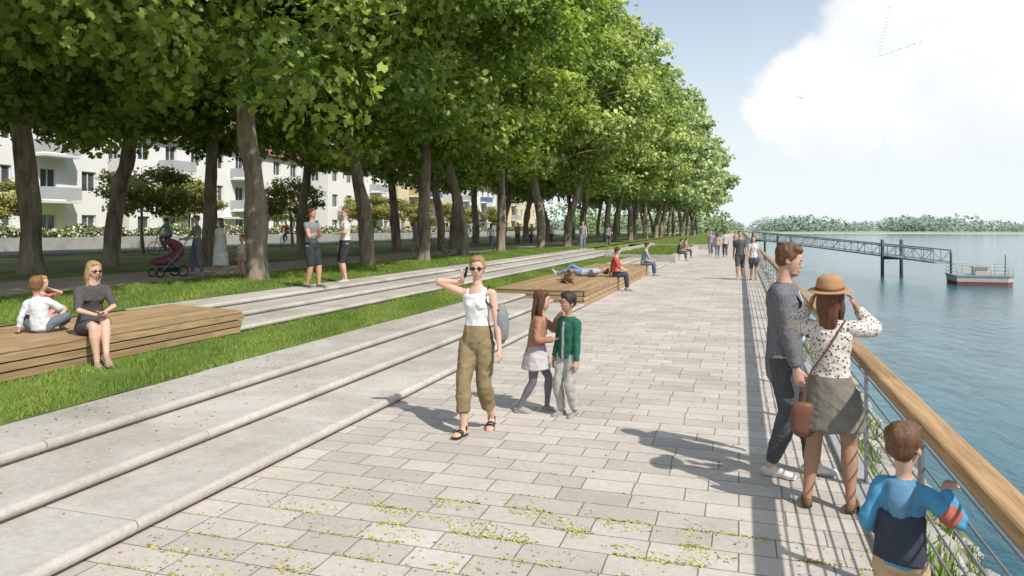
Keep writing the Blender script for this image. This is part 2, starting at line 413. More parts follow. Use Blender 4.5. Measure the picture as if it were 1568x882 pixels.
L.new(sp.outputs['Z'],hz.inputs[0])
mx=N(nt,'ShaderNodeMix',data_type='RGBA'); L.new(hz.outputs[0],mx.inputs[0]); L.new(sky.outputs[0],mx.inputs[6]); mx.inputs[7].default_value=(6.0,6.45,6.6,1)
nz=N(nt,'ShaderNodeTexNoise'); nz.inputs['Scale'].default_value=7; nz.inputs['Detail'].default_value=7; nz.inputs['Roughness'].default_value=.6
L.new(tc.outputs['Generated'],nz.inputs['Vector'])
vsb=N(nt,'ShaderNodeVectorMath',operation='SUBTRACT'); vsb.inputs[1].default_value=(.5,.5,.5); L.new(nz.outputs['Color'],vsb.inputs[0])
vsc=N(nt,'ShaderNodeVectorMath',operation='SCALE'); vsc.inputs['Scale'].default_value=.15; L.new(vsb.outputs[0],vsc.inputs[0])
vad=N(nt,'ShaderNodeVectorMath',operation='ADD'); L.new(tc.outputs['Generated'],vad.inputs[0]); L.new(vsc.outputs[0],vad.inputs[1])
prev=None
for az,el,rr in ((5.8,9,4.8),(10.3,12,5.8),(15.5,15,6.8),(20.5,16.5,7),(22.5,10,7.5),(15,8,6),(27,17,8),(2.8,8.2,2.2),(34,10,9),(45,16,9),(-70,20,9),(110,22,12),(170,18,14)):
    c=V((math.sin(rad(az))*math.cos(rad(el)),math.cos(rad(az))*math.cos(rad(el)),math.sin(rad(el))))
    ds=N(nt,'ShaderNodeVectorMath',operation='DISTANCE'); L.new(vad.outputs[0],ds.inputs[0]); ds.inputs[1].default_value=c
    mr=N(nt,'ShaderNodeMapRange',interpolation_type='SMOOTHSTEP'); r_=rad(rr)
    mr.inputs[1].default_value=r_*1.1; mr.inputs[2].default_value=r_*.72; L.new(ds.outputs['Value'],mr.inputs[0])
    if prev is None: prev=mr.outputs[0]
    else:
        mxx=N(nt,'ShaderNodeMath',operation='MAXIMUM'); L.new(prev,mxx.inputs[0]); L.new(mr.outputs[0],mxx.inputs[1]); prev=mxx.outputs[0]
cf=N(nt,'ShaderNodeMapRange',interpolation_type='SMOOTHSTEP'); cf.inputs[1].default_value=.04; cf.inputs[2].default_value=.15; L.new(sp.outputs['Z'],cf.inputs[0])
mu=N(nt,'ShaderNodeMath',operation='MULTIPLY'); L.new(prev,mu.inputs[0]); L.new(cf.outputs[0],mu.inputs[1])
nz2=N(nt,'ShaderNodeTexNoise'); nz2.inputs['Scale'].default_value=9; nz2.inputs['Detail'].default_value=6; L.new(tc.outputs['Generated'],nz2.inputs['Vector'])
cr=N(nt,'ShaderNodeValToRGB'); cr.color_ramp.elements[0].position=.35; cr.color_ramp.elements[1].position=.6
cr.color_ramp.elements[0].color=(.90,.935,.965,1); cr.color_ramp.elements[1].color=(1,1,1,1); L.new(nz2.outputs['Fac'],cr.inputs[0])
cs=N(nt,'ShaderNodeVectorMath',operation='SCALE'); cs.inputs['Scale'].default_value=6.9; L.new(cr.outputs[0],cs.inputs[0])
mx2=N(nt,'ShaderNodeMix',data_type='RGBA'); L.new(mu.outputs[0],mx2.inputs[0]); L.new(mx.outputs[2],mx2.inputs[6]); L.new(cs.outputs[0],mx2.inputs[7])
L.new(mx2.outputs[2],bg.inputs['Color'])
sd_=bpy.data.lights.new('sun','SUN'); sd_.energy=4.5; sd_.angle=rad(.8); sd_.color=(1,.95,.87)
so=bpy.data.objects.new('sun',sd_); C.objects.link(so); so.rotation_euler=SUNV.to_track_quat('Z','Y').to_euler(); so.location=(20,-15,30)
cam=bpy.data.cameras.new('camera'); co_=bpy.data.objects.new('camera',cam); C.objects.link(co_); scene.camera=co_
co_.location=(0,0,1.94); co_.rotation_euler=(rad(90),0,rad(17.56)); cam.lens=25.26; cam.sensor_width=36; cam.shift_y=-.0587; cam.clip_end=9000; cam.clip_start=.05
scene.view_settings.view_transform='Standard'; scene.view_settings.look='None'; scene.view_settings.exposure=0

# ------------------------------------------------------------------ setting materials
def paving():
    m,nt,b=new_mat('paving_stone'); L=nt.links
    tc=N(nt,'ShaderNodeTexCoord')
    br=N(nt,'ShaderNodeTexBrick'); br.offset=.42; br.offset_frequency=2; br.squash=.72; br.squash_frequency=3
    br.inputs['Scale'].default_value=1; br.inputs['Brick Width'].default_value=.52; br.inputs['Row Height'].default_value=.25
    br.inputs['Mortar Size'].default_value=.0055; br.inputs['Mortar Smooth'].default_value=.3; br.inputs['Bias'].default_value=-.1
    br.inputs['Color1'].default_value=(.60,.55,.50,1); br.inputs['Color2'].default_value=(.46,.42,.385,1); br.inputs['Mortar'].default_value=(.20,.175,.145,1)
    nd=N(nt,'ShaderNodeTexNoise'); nd.inputs['Scale'].default_value=9; nd.inputs['Detail'].default_value=3; L.new(tc.outputs['Object'],nd.inputs['Vector'])
    vs_=N(nt,'ShaderNodeVectorMath',operation='SCALE'); vs_.inputs['Scale'].default_value=.010; L.new(nd.outputs['Color'],vs_.inputs[0])
    va_=N(nt,'ShaderNodeVectorMath',operation='ADD'); L.new(tc.outputs['Object'],va_.inputs[0]); L.new(vs_.outputs[0],va_.inputs[1])
    L.new(va_.outputs[0],br.inputs['Vector'])
    n1=N(nt,'ShaderNodeTexNoise'); n1.inputs['Scale'].default_value=.9; n1.inputs['Detail'].default_value=7; n1.inputs['Roughness'].default_value=.7; L.new(tc.outputs['Object'],n1.inputs['Vector'])
    r=N(nt,'ShaderNodeValToRGB'); r.color_ramp.elements[0].position=.3; r.color_ramp.elements[1].position=.72
    r.color_ramp.elements[0].color=(.82,.79,.76,1); r.color_ramp.elements[1].color=(1.08,1.08,1.08,1); L.new(n1.outputs['Fac'],r.inputs[0])
    n2=N(nt,'ShaderNodeTexNoise'); n2.inputs['Scale'].default_value=22; n2.inputs['Detail'].default_value=8; n2.inputs['Roughness'].default_value=.75; L.new(tc.outputs['Object'],n2.inputs['Vector'])
    r2=N(nt,'ShaderNodeValToRGB'); r2.color_ramp.elements[0].position=.3; r2.color_ramp.elements[1].position=.65
    r2.color_ramp.elements[0].color=(.83,.83,.83,1); r2.color_ramp.elements[1].color=(1.06,1.06,1.05,1); L.new(n2.outputs['Fac'],r2.inputs[0])
    a=N(nt,'ShaderNodeMix',data_type='RGBA',blend_type='MULTIPLY'); a.inputs[0].default_value=1; L.new(br.outputs['Color'],a.inputs[6]); L.new(r.outputs[0],a.inputs[7])
    c=N(nt,'ShaderNodeMix',data_type='RGBA',blend_type='MULTIPLY'); c.inputs[0].default_value=1; L.new(a.outputs[2],c.inputs[6]); L.new(r2.outputs[0],c.inputs[7])
    L.new(c.outputs[2],b.inputs['Base Color']); b.inputs['Roughness'].default_value=.75; b.inputs['Specular IOR Level'].default_value=.3
    ad=N(nt,'ShaderNodeMath',operation='MULTIPLY_ADD'); ad.inputs[1].default_value=-1.0; L.new(br.outputs['Fac'],ad.inputs[0])
    m2=N(nt,'ShaderNodeMath',operation='MULTIPLY'); m2.inputs[1].default_value=.35; L.new(n2.outputs['Fac'],m2.inputs[0]); L.new(m2.outputs[0],ad.inputs[2])
    bp=N(nt,'ShaderNodeBump'); bp.inputs['Strength'].default_value=.45; bp.inputs['Distance'].default_value=.007; L.new(ad.outputs[0],bp.inputs['Height']); L.new(bp.outputs[0],b.inputs['Normal'])
    return m
PAVE=paving()
def concm():
    m,nt,b=new_mat('concrete_light'); L=nt.links; tc=N(nt,'ShaderNodeTexCoord')
    def nz_(s,d,r): 
        n=N(nt,'ShaderNodeTexNoise'); n.inputs['Scale'].default_value=s; n.inputs['Detail'].default_value=d; n.inputs['Roughness'].default_value=r; L.new(tc.outputs['Object'],n.inputs['Vector']); return n
    a=nz_(1.1,8,.7); c=nz_(26,7,.8)
    r=N(nt,'ShaderNodeValToRGB'); r.color_ramp.elements[0].position=.32; r.color_ramp.elements[1].position=.62; r.color_ramp.elements[0].color=(.37,.335,.29,1); r.color_ramp.elements[1].color=(.53,.50,.46,1); L.new(a.outputs['Fac'],r.inputs[0])
    r2=N(nt,'ShaderNodeValToRGB'); r2.color_ramp.elements[0].position=.3; r2.color_ramp.elements[1].position=.6; r2.color_ramp.elements[0].color=(.80,.79,.77,1); r2.color_ramp.elements[1].color=(1.05,1.05,1.05,1); L.new(c.outputs['Fac'],r2.inputs[0])
    ge=N(nt,'ShaderNodeNewGeometry'); mr=N(nt,'ShaderNodeMapRange'); mr.inputs[3].default_value=.90; mr.inputs[4].default_value=1.06; L.new(ge.outputs['Random Per Island'],mr.inputs[0])
    x=N(nt,'ShaderNodeMix',data_type='RGBA',blend_type='MULTIPLY'); x.inputs[0].default_value=1; L.new(r.outputs[0],x.inputs[6]); L.new(r2.outputs[0],x.inputs[7])
    s=N(nt,'ShaderNodeVectorMath',operation='SCALE'); L.new(x.outputs[2],s.inputs[0]); L.new(mr.outputs[0],s.inputs['Scale']); L.new(s.outputs[0],b.inputs['Base Color'])
    b.inputs['Roughness'].default_value=.8; b.inputs['Specular IOR Level'].default_value=.25
    bp=N(nt,'ShaderNodeBump'); bp.inputs['Strength'].default_value=.4; bp.inputs['Distance'].default_value=.005; L.new(c.outputs['Fac'],bp.inputs['Height']); L.new(bp.outputs[0],b.inputs['Normal']); return m
CONC=concm()
CONC2=pmat('concrete_grey',(.36,.36,.35),.85,.2,1.5,.3,30,.01)
LAWN=pmat('lawn_grass',(.10,.155,.028),.95,.35,1.2,.8,45,.03,var2=(.18,.25,.045))
SHADEL=pmat('lawn_worn',(.18,.21,.05),.95,.4,.5,.8,30,.03,var2=(.28,.34,.09))
PATH=pmat('gravel_path',(.48,.40,.31),.95,.2,1.5,.6,80,.01)
ROAD=pmat('asphalt',(.14,.14,.142),.9,.2,1,.4,90,.005)
def woodmat(name,c1,c2,ax='y'):
    m,nt,b=new_mat(name); L=nt.links; tc=N(nt,'ShaderNodeTexCoord'); mp=N(nt,'ShaderNodeMapping')
    mp.inputs['Scale'].default_value=(14,.7,14); L.new(tc.outputs['Object'],mp.inputs[0])
    n=N(nt,'ShaderNodeTexNoise'); n.inputs['Scale'].default_value=2.2; n.inputs['Detail'].default_value=7; n.inputs['Distortion'].default_value=1.2; L.new(mp.outputs[0],n.inputs['Vector'])
    r=N(nt,'ShaderNodeValToRGB'); r.color_ramp.elements[0].position=.3; r.color_ramp.elements[1].position=.68
    r.color_ramp.elements[0].color=[*c1,1]; r.color_ramp.elements[1].color=[*c2,1]; L.new(n.outputs['Fac'],r.inputs[0])
    ge=N(nt,'ShaderNodeNewGeometry'); mr=N(nt,'ShaderNodeMapRange'); mr.inputs[3].default_value=.78; mr.inputs[4].default_value=1.15; L.new(ge.outputs['Random Per Island'],mr.inputs[0])
    vs=N(nt,'ShaderNodeVectorMath',operation='SCALE'); L.new(r.outputs[0],vs.inputs[0]); L.new(mr.outputs[0],vs.inputs['Scale']); L.new(vs.outputs[0],b.inputs['Base Color'])
    b.inputs['Roughness'].default_value=.6; bp=N(nt,'ShaderNodeBump'); bp.inputs['Strength'].default_value=.25; bp.inputs['Distance'].default_value=.004
    L.new(n.outputs['Fac'],bp.inputs['Height']); L.new(bp.outputs[0],b.inputs['Normal']); return m
WOOD=woodmat('deck_wood',(.25,.155,.075),(.48,.34,.18)); RWOOD=woodmat('handrail_wood',(.27,.15,.065),(.46,.29,.13))
STEEL=pmat('galvanised_steel',(.28,.30,.32),.45,.1,8,.05,30,.002,metal=.6)
DSTEEL=pmat('dark_steel',(.10,.11,.12),.5,.15,5,.1,30,.003,metal=.3)
BARK=pmat('bark',(.17,.13,.09),.95,.45,3.5,1.0,9,.06,stretch=(1,1,.25),var2=(.40,.33,.25))
ROCK=pmat('river_rock',(.34,.32,.28),.9,.35,3,.5,14,.03)
SOIL=pmat('bank_soil',(.14,.15,.06),.95,.4,1.5,.9,8,.06)

m,nt,b=new_mat('river_water'); L=nt.links; tc=N(nt,'ShaderNodeTexCoord')
mp=N(nt,'ShaderNodeMapping'); mp.inputs['Scale'].default_value=(1,.45,1); mp.inputs['Rotation'].default_value=(0,0,rad(25)); L.new(tc.outputs['Object'],mp.inputs[0])
n1=N(nt,'ShaderNodeTexNoise'); n1.inputs['Scale'].default_value=1.9; n1.inputs['Detail'].default_value=8; n1.inputs['Roughness'].default_value=.6; n1.inputs['Distortion'].default_value=.6; L.new(mp.outputs[0],n1.inputs['Vector'])
n3=N(nt,'ShaderNodeTexNoise'); n3.inputs['Scale'].default_value=.16; n3.inputs['Detail'].default_value=6; n3.inputs['Distortion'].default_value=1.8; L.new(mp.outputs[0],n3.inputs['Vector'])
r=N(nt,'ShaderNodeValToRGB'); r.color_ramp.elements[0].position=.35; r.color_ramp.elements[1].position=.65
r.color_ramp.elements[0].color=(.008,.085,.12,1); r.color_ramp.elements[1].color=(.03,.155,.20,1); L.new(n3.outputs['Fac'],r.inputs[0]); L.new(r.outputs[0],b.inputs['Base Color'])
b.inputs['Roughness'].default_value=.1; b.inputs['IOR'].default_value=1.26; b.inputs['Specular Tint'].default_value=(.78,.93,1,1)
bp=N(nt,'ShaderNodeBump'); bp.inputs['Strength'].default_value=.6; bp.inputs['Distance'].default_value=.10; L.new(n1.outputs['Fac'],bp.inputs['Height']); L.new(bp.outputs[0],b.inputs['Normal'])
WATER=m
sheet('river_water',2.5,5000,-300,5000,-3.8,WATER)

# ------------------------------------------------------------------ ground sheet
b=MB()
prof=[(-5000,.55),(-9.75,.55),(-9.7,.22),(-5.9,.22),(-5.8,-.06),(.97,-.06),(1.05,-.12),(1.9,-1.2),(3.0,-2.6),(4.3,-4.2),(12,-9),(5000,-9)]
ys=[-300,-20]+[i*1.0 for i in range(0,60)]+[80,120,200,400,900,2000,5000]
vs=[]
for j,y in enumerate(ys):
    for i,(x,z) in enumerate(prof):
        jx=(noise.noise(V((x*3,y*.9,1)))*.18 if 6<i<11 else 0)
        vs.append((x+jx,y,z))
n_=len(prof)
fl=[(j*n_+i,j*n_+i+1,(j+1)*n_+i+1,(j+1)*n_+i) for j in range(len(ys)-1) for i in range(n_-1)]
b.add(vs,[f for f in fl if (f[0]%n_)<5],SHADEL); b.mats.append(SOIL)
for f in fl:
    if f[0]%n_>=5: b.f.append(f); b.m.append(1); b.sm.append(True)
b.obj('ground')
sheet('promenade_pavement',-3.66,.86,-8,260,0,PAVE)
sheet('grass_strip',-7.45,-5.84,-6,52,.30,LAWN,4,60,lambda x,y:.02*noise.noise(V((x*2,y*2,0))))
sheet('lawn',-13.8,-9.66,-6,260,.60,LAWN,8,160,lambda x,y:.03*noise.noise(V((x,y,0)))-.01 if x<-9.8 else -.01)
sheet('gravel_path',-17.3,-13.7,-6,260,.604,PATH)
sheet('lawn',-31,-17.2,-6,260,.60,SHADEL,10,100,lambda x,y:.05*noise.noise(V((x*.5,y*.5,0))) if -30<x<-18 else 0)
sheet('road',-39,-31,-20,300,.62,ROAD)
b=MB(); 
for i in range(40): b.box(-31.15,-31.0,-20+i*8,-20+i*8+7.99,.55,.74,CONC2)
b.obj('road_kerb')

def steps(name,x0,z0,y0,y1,n=3,tread=.74,rise=.1,Lb=2.4):
    b=MB()
    for i in range(n):
        xf=x0-i*tread; z=z0+i*rise
        pr=[(xf-tread-.06,z-.2),(xf-.06,z-.2),(xf-.06,z+.018)]
        for a in (-90,-60,-30,0,30,60,80,90):
            pr.append((xf-.041+.041*math.cos(rad(a)),z+.059+.041*math.sin(rad(a))))
        pr.append((xf-tread-.06,z+rise))
        y=y0-((i*.9)%Lb)
        while y<y1:
            ya=max(y,y0)+.005; yb=min(y+Lb,y1)-.005
            if yb-ya>.1:
                k=len(pr); dz=random.uniform(-.002,.002)
                vs=[(p[0],ya,p[1]+dz) for p in pr]+[(p[0],yb,p[1]+dz) for p in pr]
                fs=[tuple(range(k)),tuple(range(2*k-1,k-1,-1))]+[(j,j+k,(j+1)%k+k,(j+1)%k) for j in range(k)]
                b.add(vs,fs,CONC)
            y+=Lb
    return b.obj(name,bevel=.006,seg=2)
steps('seating_steps',-3.6,0,-6,17.2)
steps('seating_steps',-3.6,0,30.4,40)
steps('seating_steps',-7.42,.3,9.4,46)

def deck(name,xf,xb,y0,y1,z0,z1,skew=.45):
    b=MB(); w_=.145; g_=.007; n=int(round((xf-xb)/w_)); w_=(xf-xb)/n
    for i in range(n):
        xa=xf-i*w_; xc=xa-w_+g_; e=y1+skew*i/n
        y=y0+((i*1.3)%3.0)-3.0
        while y<e:
            ya=max(y,y0); yb=min(y+3.6,e)
            if yb-ya>.05: b.box(xc,xa,ya+.002,yb-.002,z1-.035,z1,WOOD)
            y+=3.6
    nb=3; hh=(z1-.037-z0)/nb
    for k in range(nb):
        za=z0+.012+k*hh; zb=z0+k*hh+hh-.004; off=(nb-1-k)*-.025
        y=y0
        while y<y1:
            yb=min(y+3.6,y1+off); b.box(xf-.04+off*.6,xf-.004+off*.6,y+.002,yb-.002,za,zb,WOOD); y+=3.6
        vs=[(xf-.04+off*.6,y1-.03+off,za),(xb,y1+skew-.03+off,za),(xb,y1+skew-.06+off,za),(xf-.04+off*.6,y1-.06+off,za)]
        vs=vs+[(p[0],p[1],zb) for p in vs]
        b.add(vs,[(0,3,2,1),(4,5,6,7),(0,1,5,4),(1,2,6,5),(2,3,7,6),(3,0,4,7)],WOOD)
        b.box(xb+.0,xf-.06,y0+.02,y0+.05,za,zb,WOOD)
    return b.obj(name,bevel=.006)
deck('wooden_deck',-7.38,-9.15,-2,9.45,.30,.65)
deck('wooden_deck',-3.58,-5.9,17.25,30.2,0,.42,skew=.3)

b=MB()
b.box(-7.4,-3.4,41,41.3,-.1,.42,CONC); b.box(-3.7,-3.4,41.3,64,-.1,.42,CONC); b.box(-7.4,-3.4,64,64.3,-.1,.42,CONC); b.box(-7.4,-7.1,41.3,64,-.1,.62,CONC)
b.obj('raised_planter',bevel=.01)
sheet('planter_grass',-7.1,-3.7,41.3,64,.40,LAWN)
b=MB(); 
b.box(-8.2,-2.6,66,66.3,-.1,.45,CONC); b.box(-2.9,-2.6,66.3,120,-.1,.45,CONC); b.obj('raised_planter',bevel=.01)
sheet('planter_grass',-9.7,-2.9,66.3,200,.42,LAWN)

# ------------------------------------------------------------------ railing
b=MB(); XR=.90
y=-3
while y<230:
    yb=min(y+4.0,230); b.box(XR-.068,XR+.068,y+.003,yb-.003,.925,1.0,RWOOD); y+=4.0
o=b.obj('handrail_tmp',bevel=.028,seg=4)
b=MB()
y=-2.6
while y<200:
    b.box(XR-.008,XR+.008,y-.035,y+.035,-.05,.90,STEEL); b.box(XR-.05,XR+.05,y-.05,y+.05,.902,.922,STEEL)
    b.box(XR-.06,XR+.02,y-.05,y+.05,-.04,.052,STEEL)
    y+=1.7
for i in range(7):
    z=.13+i*.115; b.tube([(XR+.013,-3,z),(XR+.013,40,z),(XR+.013,210,z)],.0065,STEEL,n=6)
b.box(XR-.03,XR+.03,-3,210,.893,.901,DSTEEL)
par=b.obj('promenade_railing'); o.parent=par; o.name='handrail'
b=MB()
y=-6
while y<220:
    b.box(.78,.98,y+.003,y+1.997,-.15,.045,CONC2); y+=2
b.obj('promenade_kerb',bevel=.012)

b=MB(); 
for i in range(1500):
    y=random.uniform(-2,26) if i<1250 else random.uniform(26,120); q=random.random(); x=1.1+q*3.3; z=-.15-(x-1.05)*1.27
    s=random.uniform(.07,.2)*(1 if y<26 else 2)
    g=ell_geo((0,0,0),(s,s*random.uniform(.6,1),s*random.uniform(.45,.8)),None,7,5)
    a=random.uniform(0,6.3); vs=g[0]*(1+RS.uniform(-.18,.18,size=g[0].shape)); ca,sa=math.cos(a),math.sin(a)
    vs=np.c_[vs[:,0]*ca-vs[:,1]*sa,vs[:,0]*sa+vs[:,1]*ca,vs[:,2]]+np.array([x,y,z])
    b.add(vs,g[1],ROCK)
b.obj('riprap_stones')

# ------------------------------------------------------------------ grass blades
GR=leafmat('grass_blade',(.10,.18,.03),(.30,.37,.085),0)
def blades(name,x0,x1,y0,y1,z,n,h=(.04,.09),mat=GR,zf=None):
    x=RS.uniform(x0,x1,n); y=y0+(y1-y0)*RS.uniform(0,1,n)**1.5
    zz=np.full(n,z) if zf is None else zf(x)
    cen=np.c_[x,y,zz-.005]; nr=RS.normal(size=(n,3)); nr[:,2]*=.25
    up=np.c_[RS.normal(size=(n,2))*.35,np.ones(n)]
    nr/=np.linalg.norm(nr,axis=1)[:,None]
    h_=RS.uniform(h[0],h[1],n)*(1+.5*np.sin(x*5+y*2)*np.sin(y*3.3))
    me=poly_cloud(name,[(-.09,0),(.09,0),(.0,-1.0)],cen,nr,h_,RS.uniform(0,1,n)*.8+.2*np.sin(x*3+y*1.7),mat,curl=.1,updir=up)
    o=bpy.data.objects.new(name,me); C.objects.link(o); return o
blades('grass_strip_blades',-7.4,-5.86,1,34,.30,90000,(.03,.07))
blades('lawn_blades',-13.7,-9.8,6,45,.60,60000,(.04,.09))
blades('bank_weeds',1.0,3.2,0,24,0,16000,(.05,.2),zf=lambda x:-.12-(x-1.05)*1.27)
blades('planter_blades',-7.0,-3.8,41.4,64,.40,12000,(.06,.16))
xs=[];ys_l=[]
for cx,cy,sx,sy,n in ((-2.0,4.4,.6,.2,2600),(-.9,4.55,.7,.18,2100),(.0,4.4,.5,.15,900),(-2.6,3.4,.6,.35,1600),(-1.2,3.7,.9,.3,900),(-1,6,1.4,2,350)):
    X=RS.normal(cx,sx,n); Y=RS.normal(cy,sy,n); k=RS.rand(n)<.6; Y=np.where(k,np.round(Y/.25)*.25+RS.normal(0,.010,n),Y)
    ok=(X>-3.55)&(X<.74); xs.append(X[ok]); ys_l.append(Y[ok])
X=np.concatenate(xs);Y=np.concatenate(ys_l); keep=np.array([noise.noise(V((a*3,b_*5,3)))>-.02 for a,b_ in zip(X,Y)]); X=X[keep];Y=Y[keep]; n=len(X)
JG=leafmat('joint_grass_blade',(.28,.32,.08),(.55,.50,.18),0)
nr=np.c_[RS.normal(size=(n,2))*.5,np.ones(n)]
me=poly_cloud('joint_grass',QUAD,np.c_[X,Y,np.full(n,.005)],nr,RS.uniform(.009,.027,n),RS.uniform(0,1,n),JG,curl=.2); o=bpy.data.objects.new('joint_grass',me); C.objects.link(o)

FL=leafmat('fallen_leaf',(.26,.13,.05),(.46,.36,.12),0)
cen=[]
def fl(n,x0,x1,y0,y1,z):
    for _ in range(n): cen.append((random.uniform(x0,x1),random.uniform(y0,y1),z+.006))
def flc(n,x,y,sx,sy,z):
    for _ in range(n):
        px=random.gauss(x,sx)
        if -3.55<px<.75: cen.append((px,random.gauss(y,sy),z+.006))
flc(120,-2.9,3.4,.5,.35,0); flc(80,-1.3,3.7,.8,.2,0); flc(50,-.5,5.5,1.2,2.5,0)
fl(420,-5.8,-5.1,2,16,.3); fl(110,-5.0,-4.4,2,16,.2); fl(45,-4.3,-3.7,2,16,.1)
fl(90,-9.6,-8.9,10,40,.6); fl(50,-8.8,-8.2,10,40,.5); fl(300,-13.6,-9.8,8,40,.62); fl(500,-17.2,-13.7,10,60,.61)
cen=np.array(cen); n=len(cen); nr=np.c_[RS.normal(size=(n,2))*.25,np.ones(n)]
me=poly_cloud('fallen_leaves',QUAD,cen,nr,RS.uniform(.012,.036,n),RS.uniform(0,1,n)**.8,FL,curl=.3)
o=bpy.data.objects.new('fallen_leaves',me); C.objects.link(o)

# ------------------------------------------------------------------ trees
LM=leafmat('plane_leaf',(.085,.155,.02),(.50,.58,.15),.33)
LMM=leafmat('plane_leaf_mid_hazed',(.14,.22,.045),(.56,.62,.22),.22)  # same leaf, slightly paler: first step of distance haze painted into the colour
LMF=leafmat('plane_leaf_far_hazed',(.22,.30,.13),(.58,.64,.33),.18)  # same leaf, palest: distance haze painted into the colour, no volume
LM2=leafmat('garden_leaf',(.14,.17,.03),(.44,.40,.12),.2)
def crown(name,nclump,nleaf,size,tmpl,Rx=5.6,Rz=8.0,cz=11.8,mat=LM,seed=0,rc=(.85,1.6),zmin=4.3):
    rs=np.random.RandomState(seed); P=[];Nn=[];T=[]
    per=nleaf//nclump
    for i in range(nclump):
        d=rs.normal(size=3); d/=np.linalg.norm(d); rr=rs.uniform(.5,1.0)**.5
        if rs.rand()<.12: rr*=.5
        c=np.array([d[0]*Rx*rr,d[1]*Rx*rr,cz+d[2]*Rz*rr])
        if d[2]<-.2: c[:2]*=1.25
        c[2]=max(c[2],zmin+rs.uniform(0,1.4))
        R=rs.uniform(*rc); tn=rs.uniform(.0,.7)
        k=int(per*rs.uniform(.6,1.4))
        q=rs.normal(size=(k,3)); q/=np.linalg.norm(q,axis=1)[:,None]; ra=R*rs.uniform(.35,1.08,k)**.6
        lump=1+.45*np.sin(q[:,0]*5+tn*20)*np.sin(q[:,1]*5+i)
        p=c+q*(ra*lump)[:,None]*np.array([1.15,1.15,.62])
        P.append(p); Nn.append(q*.7+np.array([0.2,-.15,.55])+rs.normal(size=(k,3))*.6)
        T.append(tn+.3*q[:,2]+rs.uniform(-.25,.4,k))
    P=np.vstack(P);Nn=np.vstack(Nn);T=np.concatenate(T)
    return poly_cloud(name,tmpl,P,Nn,rs.uniform(.65,1.3,len(P))*size,T,mat)
def trunk(name,seed,r=.25,h=4.6,Rx=5.0,n_l=9,ln=.85):
    rs=random.Random(seed); b=MB()
    lx,ly=rs.uniform(-ln,ln),rs.uniform(-ln,ln)
    pts=[V((0,0,-.1)),V((0,0,.25)),V((lx*.15,ly*.2,h*.45)),V((lx,ly,h)),V((lx*1.4,ly*1.5,h+3)),V((lx*1.6,ly,h+7)),V((lx,ly,h+11))]
    rr=[r*1.5,r*1.1,r*.95,r*.86,r*.6,r*.35,r*.12]
    v,f=loft_geo([(p,q,q) for p,q in zip(pts,rr)],(1,0,0),20,7,cap=0)
    for i in range(len(v)):
        a=noise.noise(V((v[i][0]*5+seed,v[i][1]*5,v[i][2]*.8)))*.09
        if v[i][2]<h+1: v[i][0]+=a*(1 if v[i][0]>0 else -1); v[i][1]+=a*(1 if v[i][1]>0 else -1)
    b.add(v,f,BARK,True)
    for i in range(n_l):
        a=i*2.4+rs.uniform(-.4,.4); z0=h*rs.uniform(.85,1.15)+i*.55; L_=Rx*rs.uniform(.6,1.0); up=rs.uniform(1.2,5)
        p0=V((lx,ly,z0)); e=V((math.cos(a)*L_,math.sin(a)*L_,z0+up)); m1=p0.lerp(e,.35)+V((0,0,up*.2)); m2=p0.lerp(e,.7)+V((rs.uniform(-.4,.4),rs.uniform(-.4,.4),.3))
        q=r*.45*rs.uniform(.6,1)
        b.loft([(p0,q,q),(m1,q*.7,q*.7),(m2,q*.45,q*.45),(e,q*.12,q*.12)],BARK,n=8,k=4,cap=0)
        for _ in range(2):
            e2=m2+V((rs.uniform(-1.6,1.6),rs.uniform(-1.6,1.6),rs.uniform(.2,2))); b.loft([(m1.lerp(m2,.6),q*.4,q*.4),(e2,q*.1,q*.1)],BARK,n=6,k=2,cap=0)
    o=b.obj(name); me=o.data; bpy.data.objects.remove(o); return me
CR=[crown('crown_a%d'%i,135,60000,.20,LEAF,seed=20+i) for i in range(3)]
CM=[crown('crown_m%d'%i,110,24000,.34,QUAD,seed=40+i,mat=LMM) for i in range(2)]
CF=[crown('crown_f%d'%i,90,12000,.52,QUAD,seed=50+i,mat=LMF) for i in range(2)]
TR=[trunk('trunk%d'%i,i+3) for i in range(5)]
def tree(name,x,y,z,cm,tm,s=1,rot=0,sr=1):
    o=bpy.data.objects.new(name,tm); C.objects.link(o); o.location=(x,y,z); o.rotation_euler[2]=rot; o.scale=(s*sr,s*sr,s)
    c=bpy.data.objects.new('crown',cm); C.objects.link(c); c.parent=o; c.scale=(1/sr,1/sr,1)
    return o
near=[(-12.0,15.85,1.0),(-12.9,8.0,1.0),(-19.6,15.7,1.05),(-21,19.8,1.0),(-20.6,24.2,.95),(-22,32.7,.95),(-13,23.5,1.0),(-12.5,27.4,.95),(-12.8,32.5,1),(-19.8,39.3,1),(-16.5,38.5,.9),(-20,8.5,1.05),(-13,39,1.02)]
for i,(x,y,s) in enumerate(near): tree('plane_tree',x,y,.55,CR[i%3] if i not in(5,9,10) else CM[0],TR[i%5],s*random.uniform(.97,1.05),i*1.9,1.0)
y=45.5; i=0
while y<172:
    q=min(1,max(0,(y-40)/110)); far=y>82
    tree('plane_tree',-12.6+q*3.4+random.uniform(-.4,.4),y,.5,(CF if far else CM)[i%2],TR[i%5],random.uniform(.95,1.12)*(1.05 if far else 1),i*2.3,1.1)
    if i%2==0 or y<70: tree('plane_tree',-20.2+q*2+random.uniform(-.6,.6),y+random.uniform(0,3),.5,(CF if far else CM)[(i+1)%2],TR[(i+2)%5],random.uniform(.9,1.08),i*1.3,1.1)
    y+=random.uniform(5.8,7.6)*(1.15 if far else 1); i+=1
CG=[crown('crown_g%d'%i,26,6000,.2,QUAD,Rx=2.2,Rz=1.9,cz=3.9,mat=LM2,seed=60+i,rc=(.5,.95),zmin=1.8) for i in range(2)]
